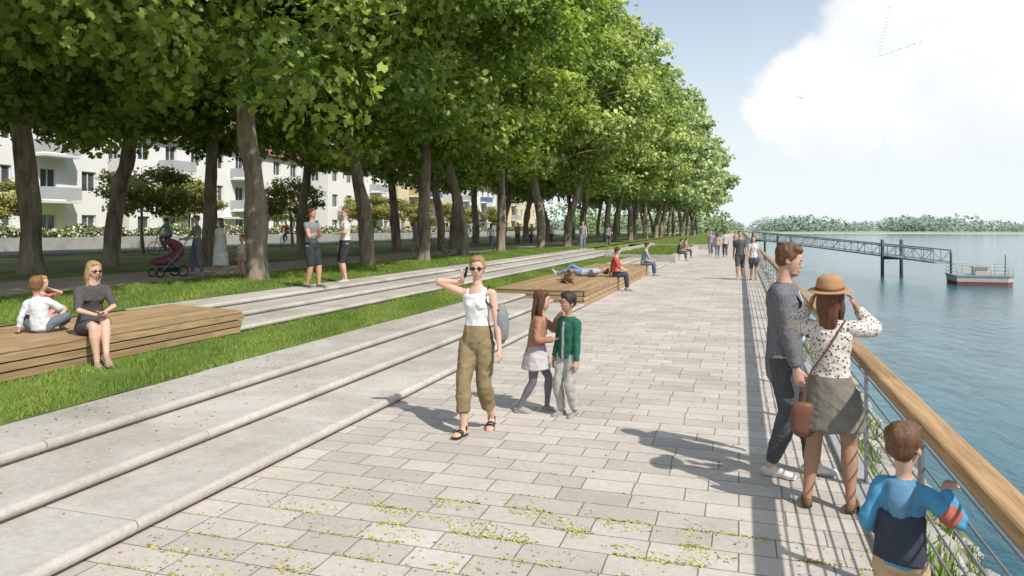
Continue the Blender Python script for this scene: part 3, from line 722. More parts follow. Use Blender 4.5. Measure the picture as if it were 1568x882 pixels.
TG=trunk('trunk_g',77,r=.09,h=2.0,Rx=1.8,n_l=5,ln=.2)
for v in TG.vertices:
    if v.co.z>2.5: v.co.z=2.5+(v.co.z-2.5)*.25
for i,(x,y) in enumerate([(-33.5,18.5),(-41.9,31),(-42,47),(-42,60),(-30.3,44),(-42,75),(-42,90),(-42,104),(-41.5,121),(-42,82),(-42,112),(-29.8,30)]):
    tree('garden_tree',x,y,.6,CG[i%2],TG,random.uniform(.75,1.05),i*1.1)

b=MB(); y=-10
while y<190: b.box(-39.8,-39.5,y+.004,y+3.996,.5,1.35,CONC2); y+=4
b.obj('garden_wall',bevel=.015)
n=45000; cx=RS.uniform(-41.4,-39.9,n); cy=RS.uniform(0,150,n); top=1.35+.55+.2*np.sin(cy*.9)+.15*np.sin(cy*2.3+1); cz=1.1+(top-1.1)*RS.uniform(0,1,n)**.5
HM=leafmat('hedge_leaf',(.08,.12,.03),(.24,.30,.09),0)
me=poly_cloud('hedge',QUAD,np.c_[cx,cy,cz],RS.normal(size=(n,3))+np.array([.6,-.3,.6]),RS.uniform(.1,.22,n),RS.uniform(0,1,n),HM)
o=bpy.data.objects.new('hedge',me); C.objects.link(o)
n=2200; cy=RS.uniform(0,120,n); top=1.35+.6+.2*np.sin(cy*.9)+.15*np.sin(cy*2.3+1)
FW=leafmat('hedge_flower',(.55,.35,.38),(.8,.78,.72),0)
me=poly_cloud('hedge_flowers',QUAD,np.c_[RS.uniform(-40.6,-39.8,n),cy,1.2+(top-1.15)*RS.uniform(0,1,n)**.6],RS.normal(size=(n,3))*.4+np.array([.8,-.5,.4]),RS.uniform(.1,.22,n),RS.uniform(0,1,n),FW)
o=bpy.data.objects.new('hedge_flowers',me); C.objects.link(o)

# ------------------------------------------------------------------ buildings
WH=pmat('white_render',(.82,.81,.79),.9,.04,.6,.1,40,.004); OC=pmat('ochre_render',(.72,.62,.44),.9,.06,.6,.1,40,.004)
GY=pmat('balcony_grey',(.45,.46,.47),.9,.06,.6,.1,40,.004)
GLASS=pmat('window_glass',(.08,.095,.11),.08,.4,.8,.0,5,.001,spec=.8); FRAME=pmat('window_frame',(.7,.7,.69),.5,.03)
TILE=pmat('roof_tile',(.28,.15,.11),.8,.3,2,.8,12,.03,stretch=(1,4,1)); BLUE=pmat('balcony_blue',(.12,.20,.38),.6,.08); OCH=pmat('balcony_ochre',(.58,.44,.22),.6,.08)
def facade(b,F,s0,s1,z0,z1,cols,rows,ww,wh,wall,sill=.9):
    ss=[s0]; pitch=(s1-s0)/cols
    for i in range(cols): c=s0+pitch*(i+.5); ss+=[c-ww/2,c+ww/2]
    ss.append(s1); zs=[z0]; ph=(z1-z0)/rows
    for j in range(rows): q=z0+ph*j+sill; zs+=[q,q+wh]
    zs.append(z1)
    for i in range(len(ss)-1):
        for j in range(len(zs)-1):
            a,c,d,e=ss[i],ss[i+1],zs[j],zs[j+1]
            if i%2==1 and j%2==1:
                D=.2
                for (p,q) in (((a,d),(c,d)),((c,d),(c,e)),((c,e),(a,e)),((a,e),(a,d))):
                    b.quad([F(p[0],p[1],0),F(q[0],q[1],0),F(q[0],q[1],D),F(p[0],p[1],D)],wall)
                b.quad([F(a,d,D),F(c,d,D),F(c,e,D),F(a,e,D)],GLASS)
                def bar(sa,sb,za,zb):
                    p=[F(sa,za,D-.05),F(sb,za,D-.05),F(sb,zb,D-.05),F(sa,zb,D-.05)]; r=[F(sa,za,D-.003),F(sb,za,D-.003),F(sb,zb,D-.003),F(sa,zb,D-.003)]
                    b.add(p+r,[(0,1,2,3),(0,1,5,4),(1,2,6,5),(2,3,7,6),(3,0,4,7)],FRAME)
                t=.07; bar(a+.002,a+t,d+.002,e-.002); bar(c-t,c-.002,d+.002,e-.002); bar(a+t+.001,c-t-.001,d+.002,d+t); bar(a+t+.001,c-t-.001,e-t,e-.002); m_=(a+c)/2; bar(m_-t/2,m_+t/2,d+t+.001,e-t-.001)
            else: b.quad([F(a,d,0),F(c,d,0),F(c,e,0),F(a,e,0)],wall)
def building(name,X,y0,y1,h,rows,wall,depth=11,balc=None,cols=None):
    b=MB(); z0=.5; cols=cols or int((y1-y0)/3)
    facade(b,lambda s,z,d:(X-d,s,z),y0,y1,z0,z0+h,cols,rows,1.25,1.5,wall)
    facade(b,lambda s,z,d:(s,y0+d,z),X-depth,X,z0,z0+h,3,rows,1.1,1.4,wall)
    b.quad([(X,y1,z0),(X-depth,y1,z0),(X-depth,y1,z0+h),(X,y1,z0+h)],wall); b.quad([(X-depth,y0,z0),(X-depth,y1,z0),(X-depth,y1,z0+h),(X-depth,y0,z0+h)],wall)
    e=.5; zt=z0+h; xr=X-depth/2
    b.quad([(X,y0,zt),(X-depth,y0,zt),(xr,y0,zt+3)],wall); b.quad([(X,y1,zt),(X-depth,y1,zt),(xr,y1,zt+3)],wall)
    for sgn,xe in((1,X+e),(-1,X-depth-e)):
        p=[(xe,y0-e,zt-.25),(xe,y1+e,zt-.25),(xr,y1+e,zt+3.02),(xr,y0-e,zt+3.02)]; b.add(p+[(q[0],q[1],q[2]+.18) for q in p],[(0,1,2,3),(4,5,6,7),(0,1,5,4),(1,2,6,5),(2,3,7,6),(3,0,4,7)],TILE)
    b.box(X+.0,X+.12,y0-.1,y1+.1,zt-.42,zt-.27,FRAME)
    ph=h/rows; pitch=(y1-y0)/cols
    if balc:
        for c,mt in balc:
            for j in range(1,rows):
                yc=y0+pitch*(c+.5); zz=z0+ph*j
                b.box(X+.003,X+1.4,yc-1.4,yc+1.4,zz-.05,zz+.12,FRAME); b.box(X+1.36,X+1.42,yc-1.42,yc+1.42,zz+.2,zz+1.05,mt)
                b.box(X+.003,X+1.34,yc-1.42,yc-1.37,zz+.2,zz+1.05,mt); b.box(X+.003,X+1.34,yc+1.37,yc+1.42,zz+.2,zz+1.05,mt)
    b.box(X+.003,X+.9,(y0+y1)/2-.9,(y0+y1)/2+.9,z0+2.3,z0+2.5,FRAME)
    b.obj(name)
building('white_apartment_building',-46,20,43,9.6,3,WH,balc=[(2,GY),(5,GY)])
building('white_apartment_building',-47,46,70,9.2,3,WH,balc=[(1,GY),(4,GY)])
building('white_apartment_building',-45.5,73,89,9.0,3,WH,balc=[(3,GY)])
building('ochre_apartment_building',-46,92,108,9.0,3,OC,balc=[(1,OCH),(3,BLUE)])
building('white_apartment_building',-45,111,132,9.0,3,WH,balc=[(1,GY),(4,BLUE)])
building('ochre_apartment_building',-45,135,160,9.0,3,OC,balc=[(2,GY)])
building('white_apartment_building',-46,-8,17,9.6,3,WH)

# ------------------------------------------------------------------ far shore
FG=pmat('far_meadow_hazed',(.30,.36,.24),.95,.12,.02,.1,1,.1); SAND=pmat('far_sand_hazed',(.42,.41,.36),.95,.1,.03,.1,1,.1)  # pale base colours carry the aerial haze over the far bank
b=MB(); ys_=lambda x:690+25*math.sin(x*.011)+40*math.sin(x*.0037+1)
xs=np.linspace(-900,2500,140); vs=[];fs=[]
for x in xs: yy=ys_(x); vs+=[(x,yy-12,-4.1),(x,yy+14,-2.9),(x,yy+40,-1.6),(x,4800,-1.0)]
for i in range(len(xs)-1):
    for k in range(3): fs.append((i*4+k,i*4+4+k,i*4+5+k,i*4+1+k))
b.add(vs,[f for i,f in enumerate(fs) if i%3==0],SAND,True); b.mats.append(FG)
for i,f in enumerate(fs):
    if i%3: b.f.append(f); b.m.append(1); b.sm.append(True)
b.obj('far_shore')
FTM=leafmat('far_foliage_hazed',(.20,.27,.235),(.29,.36,.29),0)  # pale, bluish, low-contrast greens: haze mixed into the leaf colour
P=[];T=[];S=[]
for i in range(1500):
    x=RS.uniform(-420,1300); y=ys_(x)+RS.uniform(35,230); H_=RS.uniform(7,15)*(.7+1.0*abs(noise.noise(V((x*.008,0,0))))); Rr=H_*RS.uniform(.5,1.0)
    k=70; q=RS.normal(size=(k,3)); q/=np.linalg.norm(q,axis=1)[:,None]
    P.append(np.array([x,y,-1.5+H_*.45])+q*np.array([Rr,Rr,H_*.55])*RS.uniform(.7,1.02,k)[:,None]); T.append(RS.uniform(.1,.6)+RS.uniform(-.12,.15,k)+.2*q[:,2]); S.append(np.full(k,H_*.2))
P=np.vstack(P);T=np.concatenate(T);S=np.concatenate(S)
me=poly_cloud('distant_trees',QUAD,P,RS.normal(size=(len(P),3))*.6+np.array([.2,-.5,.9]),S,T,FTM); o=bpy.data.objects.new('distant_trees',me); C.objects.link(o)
P=[];T=[];S=[]
for i in range(170):
    y=RS.uniform(185,600); x=RS.uniform(-60,-4)-(y-180)*.02; H_=RS.uniform(5,9); Rr=H_*.5; k=110
    q=RS.normal(size=(k,3)); q/=np.linalg.norm(q,axis=1)[:,None]
    P.append(np.array([x,y,.3+H_*.5])+q*np.array([Rr,Rr,H_*.55])*RS.uniform(.7,1.05,k)[:,None]); T.append(RS.uniform(.1,.7)+RS.uniform(-.2,.3,k)+.2*q[:,2]); S.append(np.full(k,1.0))
P=np.vstack(P);T=np.concatenate(T);S=np.concatenate(S)
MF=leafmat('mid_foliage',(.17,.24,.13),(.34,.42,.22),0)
me=poly_cloud('bank_trees',QUAD,P,RS.normal(size=(len(P),3))+np.array([0,-.6,.5]),S,T,MF); o=bpy.data.objects.new('bank_trees',me); C.objects.link(o)

# ------------------------------------------------------------------ jetty
HULLR=pmat('hull_red',(.24,.085,.075),.6,.2,1,.1,10,.01); WPAINT=pmat('cream_paint',(.55,.50,.44),.5,.1,2,.1,10,.01); GREYP=pmat('grey_paint',(.25,.29,.32),.5,.1,2,.1,10,.01)
b=MB(); A=V((1.6,150,-.05)); Bp=V((20.8,87.5,-1.75)); n=34
dr=(Bp-A).normalized(); sdv=dr.cross(V((0,0,1))).normalized()
for s in(-1,1):
    o_=sdv*s*.95
    b.tube([A+o_,Bp+o_],.09,GREYP,n=6); b.tube([A+o_+V((0,0,1.3)),Bp+o_+V((0,0,1.3))],.08,GREYP,n=6)
    for i in range(n+1):
        p=A.lerp(Bp,i/n)+o_; b.tube([p,p+V((0,0,1.3))],.04,GREYP,n=5)
        if i<n:
            q=A.lerp(Bp,(i+1)/n)+o_
            a1,a2=(p,q+V((0,0,1.3))) if i%2 else (p+V((0,0,1.3)),q)
            b.tube([a1,a2],.03,GREYP,n=5)
vs=[A+sdv*.9,Bp+sdv*.9,Bp-sdv*.9,A-sdv*.9]; b.add([tuple(p) for p in vs]+[(p.x,p.y,p.z-.12) for p in vs],[(0,1,2,3),(4,5,6,7),(0,1,5,4),(1,2,6,5),(2,3,7,6),(3,0,4,7)],GREYP)
for t_,h_ in((.84,.35),(.30,-.2),(.10,-.3)):
    p=A.lerp(Bp,t_)
    for s in(-1,1):
        q=p+sdv*s*1.15; b.tube([V((q.x,q.y,-6)),V((q.x,q.y,p.z+1.6+h_))],.2,DSTEEL,n=12)
    b.tube([p+sdv*1.15-V((0,0,.25)),p-sdv*1.15-V((0,0,.25))],.18,DSTEEL,n=8)
b.obj('jetty_gangway')
b=MB(); cx,cy=23.3,84.2; SC=.82
hull=[(-3.0,-1.5),(2.4,-1.5),(3.2,-.9),(3.2,.9),(2.4,1.5),(-3.0,1.5)]
def prism(pts,z0,z1,mat,s0=1,s1=1):
    k=len(pts); vs=[(cx+p[0]*s0*SC,cy+p[1]*s0*1.3,z0) for p in pts]+[(cx+p[0]*s1*SC,cy+p[1]*s1*1.3,z1) for p in pts]
    b.add(vs,[tuple(range(k))[::-1],tuple(range(k,2*k))]+[(j,(j+1)%k,(j+1)%k+k,j+k) for j in range(k)],mat)
prism(hull,-4.3,-3.45,HULLR,.96,1); prism(hull,-3.446,-2.95,WPAINT,1,1.02); prism(hull,-2.946,-2.82,GREYP,1.05,1.05)
for p in hull+[(-1.2,-1.5),(.6,-1.5),(-1.2,1.5),(.6,1.5)]: b.tube([(cx+p[0]*SC,cy+p[1]*1.3,-2.86),(cx+p[0]*SC,cy+p[1]*1.3,-1.8)],.04,WPAINT,n=6)
for z in(-1.8,-2.15,-2.5):
    for i in range(len(hull)):
        p,q=hull[i],hull[(i+1)%len(hull)]; b.tube([(cx+p[0]*SC,cy+p[1]*1.3,z),(cx+q[0]*SC,cy+q[1]*1.3,z)],.025,WPAINT,n=6)
b.box(cx-.5,cx+.6,cy-.7,cy+.7,-2.815,-2.1,WPAINT); b.box(cx-.6,cx+.7,cy-.85,cy+.85,-2.095,-2.02,GREYP)
b.tube([(cx-2.3,cy+.9,-2.86),(cx-2.3,cy+.9,-.6)],.12,DSTEEL); b.tube([(cx+2.3,cy,-2.86),(cx+2.3,cy,-.8)],.05,DSTEEL)
b.obj('landing_pontoon')

BIRD=pmat('bird_feather',(.12,.12,.13),.9,.1)
def bird(b,c,s,fl=.4):
    c=V(c); r=lambda x,y,z:c+V((x,y,z))*s
    b.loft([(r(0,-.3,0),.02*s,.02*s),(r(0,-.1,0),.07*s,.06*s),(r(0,.15,0),.07*s,.06*s),(r(0,.34,.02),.03*s,.03*s)],BIRD,n=7,k=2)
    for k in(-1,1): b.add([r(0,.12,.03),r(k*.4,.18,.03+fl*.4),r(k*.85,-.05,fl*.35),r(k*.4,-.05,.02+fl*.4),r(0,-.1,.03)],[(0,1,3,4),(1,2,3)],BIRD)
b=MB()
for i in range(15): t_=i/14; bird(b,(30.2-2.2*t_+random.uniform(-.2,.2),168,48.2-10.0*t_),.6,random.uniform(.1,.6))
for i in range(15): t_=i/14; bird(b,(28.6+8*t_+random.uniform(-.3,.3),168+t_*2,38.2+2.9*t_),.6,random.uniform(.1,.6))
b.obj('bird_flock')
b=MB(); bird(b,(6.6,86,16.4),.8,.7); b.obj('bird',rz=0)

# ------------------------------------------------------------------ people
D=math.radians
def tweed():
    m,nt,bb=new_mat('grey_tweed'); L=nt.links; tc=N(nt,'ShaderNodeTexCoord'); w1=N(nt,'ShaderNodeTexNoise'); w1.inputs['Scale'].default_value=150; w1.inputs['Detail'].default_value=2; L.new(tc.outputs['Object'],w1.inputs[0])
    r=N(nt,'ShaderNodeValToRGB'); r.color_ramp.elements[0].position=.35; r.color_ramp.elements[1].position=.65; r.color_ramp.elements[0].color=(.095,.098,.108,1); r.color_ramp.elements[1].color=(.22,.22,.235,1); L.new(w1.outputs['Fac'],r.inputs[0]); L.new(r.outputs[0],bb.inputs['Base Color']); bb.inputs['Roughness'].default_value=.95; bb.inputs['Specular IOR Level'].default_value=.15; return m
def spots():
    m,nt,bb=new_mat('spotted_blouse'); L=nt.links; tc=N(nt,'ShaderNodeTexCoord'); w1=N(nt,'ShaderNodeTexVoronoi'); w1.inputs['Scale'].default_value=46; L.new(tc.outputs['Object'],w1.inputs['Vector'])
    r=N(nt,'ShaderNodeValToRGB'); r.color_ramp.elements[0].position=.30; r.color_ramp.elements[1].position=.40; r.color_ramp.elements[0].color=(.11,.09,.08,1); r.color_ramp.elements[1].color=(.64,.58,.52,1); L.new(w1.outputs['Distance'],r.inputs[0]); L.new(r.outputs[0],bb.inputs['Base Color']); bb.inputs['Roughness'].default_value=.9; return m
TWEED=tweed(); SPOT=spots()
LEATH=pmat('brown_leather',(.16,.075,.045),.5,.2,10,.3,60,.003); BLK=pmat('black_plastic',(.02,.02,.022),.3,.1); FELT=pmat('tan_felt',(.42,.23,.11),.9,.12,10,.2,80,.002); BAGG=pmat('canvas_grey',(.20,.21,.21),.8,.25,12,.4,40,.004)

def glasses(J):
    hp=J['hp'];g=J['g'];hs=J['hs']
    for s in(-1,1):
        g.xell(hp(s*.018,.0485,.003),tuple(c*hs for c in(.014,.004,.010)),BLK,J['RR']); g.xloft([(hp(s*.03,.044,.005),.002,.002),(hp(s*.045,-.004,.005),.002,.002)],BLK)
    g.xloft([(hp(-.01,.051,.005),.0015,.0015),(hp(.01,.051,.005),.0015,.0015)],BLK)
def cb1(J):
    glasses(J); g=J['g']; W=J['WR']; hd=J['hdR']
    g.xloft([(W+hd*.03+V((-.014,0,0)),.016,.004),(W+hd*.085+V((-.014,0,0)),.016,.004)],BLK,side=(0,1,0))
    SL=J['SL']; p=V((-.135,-.03,.60))
    g.xloft([(p+V((0,0,.10)),.018,.03),(p+V((0,0,.06)),.034,.055),(p+V((0,0,-.0)),.04,.066),(p+V((0,0,-.07)),.036,.06),(p+V((0,0,-.09)),.02,.04)],BAGG,side=(1,0,0),n=16)
    g.xloft([(p+V((0,.04,.08)),.005,.006),(SL+V((.02,.037,-.04)),.005,.006),(SL+V((.018,0,.038)),.006,.006),(SL+V((.02,-.04,-.03)),.005,.006),(p+V((0,-.04,.08)),.005,.006)],BLK,side=(1,0,0))
    g.loft([(J['SP'](.092),.069,.056),(J['SP'](.078),.072,.058)],'beltl',side=J['sx'],n=22,k=1,cap=.05)
person('woman_walking',(-2.39,6.45,0),D(176),1.70,'f',
  dict(hip=(0,0,.505),lean=(.0,-.01),footR=(.03,.11,.047),toeR=(4,5),footL=(-.045,-.10,.06),toeL=(-14,-14),handR=(.084,.018,.832),elbR=(1,.15,-1.5),hdirR=(-.20,.05,.97),thumbR=(-.3,.8,.1),curlR=35,handL=(-.16,.05,.455),elbL=(-.4,-1,0),head=(12,-4,0),twist=4),
  dict(top=(.72,.72,.71),sleeve=0,tpad=.005,hem=.03,neck=.250,bot=(.25,.19,.105),bpad=.010,wide=.041,blen=.82,belt=.085,shoe=(.05,.045,.04),footlab='skin',sandal=BLK,sole=BLK,hair='pony',hcol=(.30,.18,.08),skin='l',extra={'beltl':LEATH}),.0078,cb1)
person('girl_standing',(-2.05,7.30,0),D(-82),1.31,'k',
  dict(hip=(0,0,.50),lean=(-.02,.09),bend=(0,.08),footR=(.055,-.13,.05),toeR=(10,-8),footL=(-.05,.09,.045),handL=(-.05,.17,.78),elbL=(-.6,.2,-1),hdirL=(.1,.75,.6),handR=(.07,.16,.62),elbR=(.5,-.4,-.8),head=(0,-6,0)),
  dict(top=(.36,.19,.125),sleeve=.95,tpad=.012,apad=.009,hem=-.005,tflare=.2,bottom='skirt',bot=(.48,.45,.46),skirt=.13,flare=.04,leg=(.16,.16,.17),shoe=(.28,.27,.26),anklelab='leg',hair='long',hcol=(.10,.045,.022),skin='l'),.0078)
person('boy_standing',(-1.68,7.26,0),D(150),1.30,'k',
  dict(hip=(0,0,.505),footR=(.05,.03,.045),footL=(-.05,-.02,.045),handR=(.12,.05,.47),handL=(-.12,.04,.46),head=(-12,-10,-6)),
  dict(top=(.03,.13,.085),sleeve=.97,tpad=.012,apad=.009,hem=-.02,bot=(.40,.39,.37),bpad=.012,blen=.96,shoe=(.26,.26,.27),hair='short',hcol=(.035,.02,.014),skin='t',bulk=1.0,extra={'shirt':cloth((.36,.35,.35))}),.0078,
  lambda J:J['g'].loft([(J['SP'](d)+J['fwd']*f,w_,.036) for d,w_,f in ((-.03,.014,.052),(.05,.018,.048),(.12,.020,.045),(.2,.022,.044),(.26,.022,.032))],'shirt',side=J['sxp'],cap=.3))
def cb3(J):
    g=J['g']
    g.loft([(J['SP'](d)+J['fwd']*f,w_,.020) for d,w_,f in ((.06,.008,.066),(.12,.018,.062),(.20,.026,.064),(.27,.030,.042))],'shirt',side=J['sxp'],cap=.3)
    for s in(-1,1): g.xloft([(J['SP'](.285)+J['sxp']*s*.032+J['fwd']*.035,.010,.004),(J['SP'](.23)+J['sxp']*s*.040+J['fwd']*.078,.018,.003),(J['SP'](.17)+J['sxp']*s*.032+J['fwd']*.083,.016,.003),(J['SP'](.09)+J['sxp']*s*.014+J['fwd']*.080,.005,.003)],TWEED,side=J['sxp'])
    g.ell(J['hp'](0,.024,-.046),tuple(c for c in(.0275,.0275,.017)),'beard',J['RR'])
    g.xell(V((.082,.03,.47)),(.030,.012,.008),TWEED)
person('man_in_blazer',(.34,6.05,0),D(-100),1.83,'m',
  dict(hip=(0,0,.515),lean=(0,-.01),footR=(.05,-.05,.047),footL=(-.05,.10,.05),toeL=(0,4),toeR=(6,0),handR=(.118,.06,.475),elbR=(.3,-1,0),handL=(-.11,.17,.56),elbL=(-.5,-1,-.2),head=(4,-15,0),curlR=40),
  dict(topm=TWEED,sleeve=.95,tpad=.012,apad=.009,hem=-.09,tflare=.10,bot=(.085,.088,.095),bpad=.007,blen=.96,shoe=(.62,.60,.57),sole=cloth((.6,.58,.56)),hair='short',hcol=(.13,.06,.03),skin='l',extra={'shirt':cloth((.6,.6,.6)),'beard':pmat('stubble',(.40,.23,.15),.8,.2,60)}),.0078,cb3)
def cb4(J):
    g=J['g'];hp=J['hp'];R=J['R']; 
    sX=R@V((1,0,0))
    g.xloft([(hp(0,-.008,.028),.082,.094),(hp(0,-.008,.031),.088,.102),(hp(0,-.008,.034),.082,.094)],FELT,side=sX,n=32,cap=.02)
    g.xloft([(hp(0,-.008,.032),.056,.066),(hp(0,-.008,.055),.055,.065),(hp(0,-.006,.083),.048,.056),(hp(0,-.005,.094),.034,.042)],FELT,side=sX,n=28,cap=.2)
    g.xloft([(hp(0,-.008,.035),.0575,.0675),(hp(0,-.008,.047),.0570,.0670)],LEATH,side=sX,n=28,cap=.02)
    p=V((-.10,-.085,.40)); g.xloft([(p+V((0,0,.055)),.045,.018),(p+V((0,0,.03)),.052,.022),(p+V((0,0,-.045)),.052,.024),(p+V((0,0,-.06)),.04,.02)],LEATH,side=(1,.3,0),n=14)
    g.xloft([(p+V((-.0,0,.05)),.004,.004),(J['SP'](.06)+V((-.085,-.06,0)),.004,.004),(J['SP'](.2)+V((-.0,-.077,0)),.004,.004),(J['SR']+V((-.03,-.03,.035)),.004,.004)],LEATH)
person('woman_with_hat',(.60,5.36,0),D(-12),1.60,'f',
  dict(hip=(0,0,.51),lean=(0,.0),footR=(.075,.02,.05),footL=(-.095,.0,.05),handR=(.092,.065,.862),elbR=(1,.6,-1.9),hdirR=(-.30,.15,.9),handL=(-.092,.065,.862),elbL=(-1,.5,-1.7),hdirL=(.30,.15,.9),thumbR=(0,-1,.2),thumbL=(0,-1,.2),curlR=45,curlL=45,head=(-8,6,0),shrugR=.008,shrugL=.008),
  dict(topm=SPOT,sleeve=.93,tpad=.009,apad=.012,hem=.02,bottom='skirt',bot=(.20,.18,.15),skirt=.15,flare=.035,leg=None,shoe=(.16,.10,.06),sole=LEATH,hair='long',hcol=(.13,.05,.025),skin='d'),.0078,cb4)
HOOD=cloth((.05,.06,.08))
def cb5(J):
    g=J['g']; sx=J['sx']; SP=J['SP']; fw=J['fwd']
    g.loft([(SP(.275)-fw*.030,.050,.030),(SP(.23)-fw*.064,.046,.024),(SP(.17)-fw*.070,.024,.012)],'hood',side=sx)
    g.loft([(SP(-.02)-fw*.004,.094,.083),(SP(.05)-fw*.004,.092,.082),(SP(.10)-fw*.004,.089,.079),(SP(.17)-fw*.004,.090,.077)],'mid',side=sx,n=22,cap=.1)
    g.loft([(J['SR'].lerp(J['ER'],.62),.039,.039),(J['SR'].lerp(J['ER'],.85),.036,.036)],'orange',cap=.3)
person('small_boy',(.67,3.50,0),D(-22),1.11,'c',
  dict(hip=(0,0,.50),lean=(.03,.03),footR=(.06,0,.045),footL=(-.06,.0,.045),handR=(.150,.045,.785),elbR=(.6,-1,-1.8),hdirR=(.62,.70,.35),thumbR=(-.6,.6,.5),curlR=70,handL=(-.115,.08,.54),elbL=(-.3,-1,-.1),head=(-12,-4,0)),
  dict(top=(.10,.28,.44),slm=cloth((.09,.30,.50)),sleeve=.95,tpad=.012,apad=.008,hem=-.04,bulk=.94,bot=(.50,.36,.22),bpad=.014,shoe=(.2,.15,.1),hair='short',hcol=(.13,.065,.03),skin='l',extra={'hood':cloth((.13,.27,.40)),'mid':HOOD,'orange':cloth((.42,.13,.09))}),.007,cb5)
person('woman_sitting',(-7.42,6.75,.30),D(-118),1.68,'f',
  dict(hip=(0,-.10,.265),lean=(0,.10),bend=(0,.1),footR=(.03,.17,.05),kneeR=(0,1,.6),footL=(-.01,.24,.10),kneeL=(.0,1,1),toeL=(-5,-25),handR=(.02,.14,.36),elbR=(1,-.5,-.4),handL=(-.02,.16,.38),elbL=(-1,-.4,-.4),hdirR=(-.7,.6,0),hdirL=(.8,.5,0),head=(18,-8,0)),
  dict(top=(.085,.08,.08),sleeve=.5,tpad=.010,apad=.010,hem=-.04,bot=(.085,.08,.08),blen=.42,bpad=.014,shoe=(.35,.25,.18),hair='long',hcol=(.36,.25,.13),skin='l'),.010,glasses)
person('girl_sitting',(-9.0,7.35,.65),D(-110),1.12,'c',
  dict(hip=(0,0,.07),lean=(0,.06),footR=(.12,.22,.05),kneeR=(1,.3,.6),footL=(-.12,.22,.05),kneeL=(-1,.3,.6),handR=(.07,.18,.24),elbR=(1,-.3,-.3),handL=(-.05,.16,.44),elbL=(-1,-.3,-.5),head=(25,0,0)),
  dict(top=(.50,.16,.15),sleeve=.2,tpad=.010,hem=-.04,bot=(.55,.30,.27),blen=.5,bpad=.02,shoe=(.5,.4,.35),hair='bun',hcol=(.42,.20,.08),skin='l'),.012)
person('boy_sitting',(-8.20,6.68,.65),D(35),1.22,'c',
  dict(hip=(0,0,.07),lean=(-.10,.0),bend=(-.05,.05),footR=(.13,.25,.05),kneeR=(1,.3,.6),footL=(-.05,.27,.05),kneeL=(-1,.3,.6),handL=(-.19,-.03,.025),elbL=(-1,-.6,0),handR=(.10,.16,.2),elbR=(1,-.3,-.3),hdirL=(-.6,.7,-.1),thumbL=(1,.3,0),head=(10,0,0)),
  dict(top=(.60,.62,.64),sleeve=.85,tpad=.012,apad=.010,hem=-.03,bot=(.14,.16,.2),blen=.9,bpad=.012,shoe=(.4,.4,.4),hair='short',hcol=(.22,.11,.05),skin='l'),.012)
person('man_standing',(-9.2,14.1,.60),D(-100),1.80,'m',dict(footR=(.05,-.03,.045),footL=(-.05,.07,.045),handR=(.03,.16,.70),elbR=(.6,-.3,-1),handL=(.04,.15,.70),elbL=(-.6,-.3,-1),head=(0,-5,0)),
  dict(top=(.20,.22,.24),sleeve=.15,bot=(.04,.045,.05),blen=.5,bpad=.014,shoe=(.12,.12,.12),hcol=(.08,.05,.03),skin='t'),.012)
person('man_standing',(-9.3,15.7,.60),D(130),1.84,'m',dict(footR=(.06,0,.045),footL=(-.06,.0,.045),handR=(.15,.05,.47),handL=(-.10,.12,.66),elbL=(-1,-.5,-.2),head=(20,0,0)),
  dict(top=(.62,.58,.54),sleeve=.3,bot=(.04,.042,.05),blen=.5,bpad=.016,shoe=(.5,.5,.5),hcol=(.14,.08,.04),skin='l'),.012)
person('woman_with_stroller',(-14.55,16.6,.604),D(155),1.70,'f',dict(footR=(.04,.05,.045),footL=(-.04,-.08,.055),handR=(.11,.19,.60),elbR=(.6,-.6,-.6),handL=(-.11,.19,.60),elbL=(-.6,-.6,-.6),head=(0,-10,0)),
  dict(top=(.20,.21,.19),sleeve=.45,bot=(.16,.18,.22),blen=.95,shoe=(.3,.3,.3),hair='bun',hcol=(.16,.09,.05)),.012)
person('woman_in_dress',(-13.75,16.6,.604),D(170),1.62,'f',dict(footR=(.04,.02,.045),footL=(-.04,-.02,.045),handL=(-.17,.03,.45),head=(-20,-5,0)),
  dict(top=(.74,.73,.70),sleeve=.2,bottom='skirt',bot=(.74,.73,.70),skirt=.33,flare=.04,shoe=(.4,.3,.2),hair='long',hcol=(.14,.08,.04)),.012)
person('girl_standing',(-13.2,16.8,.60),D(180),1.15,'c',dict(footR=(.04,.0,.045),footL=(-.04,.0,.045),head=(0,0,0)),
  dict(top=(.66,.63,.60),sleeve=.25,bottom='skirt',bot=(.62,.3,.28),skirt=.12,flare=.04,shoe=(.4,.1,.1),hair='short',hcol=(.45,.06,.05)),.012)
b=MB(); PINK=cloth((.20,.07,.09)); 
for x in(-.27,.27):
    for yy,r_ in((.32,.11),(-.28,.15)): 
        b.torus((x,yy,r_),r_-.015,.018,BLK,'x',20,6)
        for a in range(5): b.tube([(x,yy,r_),(x,yy+math.cos(a*1.257)*(r_-.02),r_+math.sin(a*1.257)*(r_-.02))],.006,STEEL,n=5)
    b.tube([(x*.9,.32,.12),(x*.9,-.1,.55),(x*.9,-.42,1.02)],.014,STEEL); b.tube([(x*.9,-.28,.16),(x*.9,.12,.52)],.014,STEEL)
b.tube([(-.245,-.42,1.02),(.245,-.42,1.02)],.018,BLK); b.tube([(-.27,-.28,.15),(.27,-.28,.15)],.012,STEEL)
b.loft([((0,.42,.42),.15,.06),((0,.25,.42),.2,.11),((0,-.05,.48),.22,.16),((0,-.25,.62),.2,.12)],PINK,n=16); b.loft([((0,-.30,.62),.21,.10),((0,-.22,.82),.22,.15),((0,-.02,.95),.2,.10),((0,.14,.88),.19,.03)],PINK,n=16); b.box(-.2,.2,-.2,.22,.14,.27,BLK)
b.obj('baby_stroller',loc=(-14.88,15.9,.604),rz=D(155))

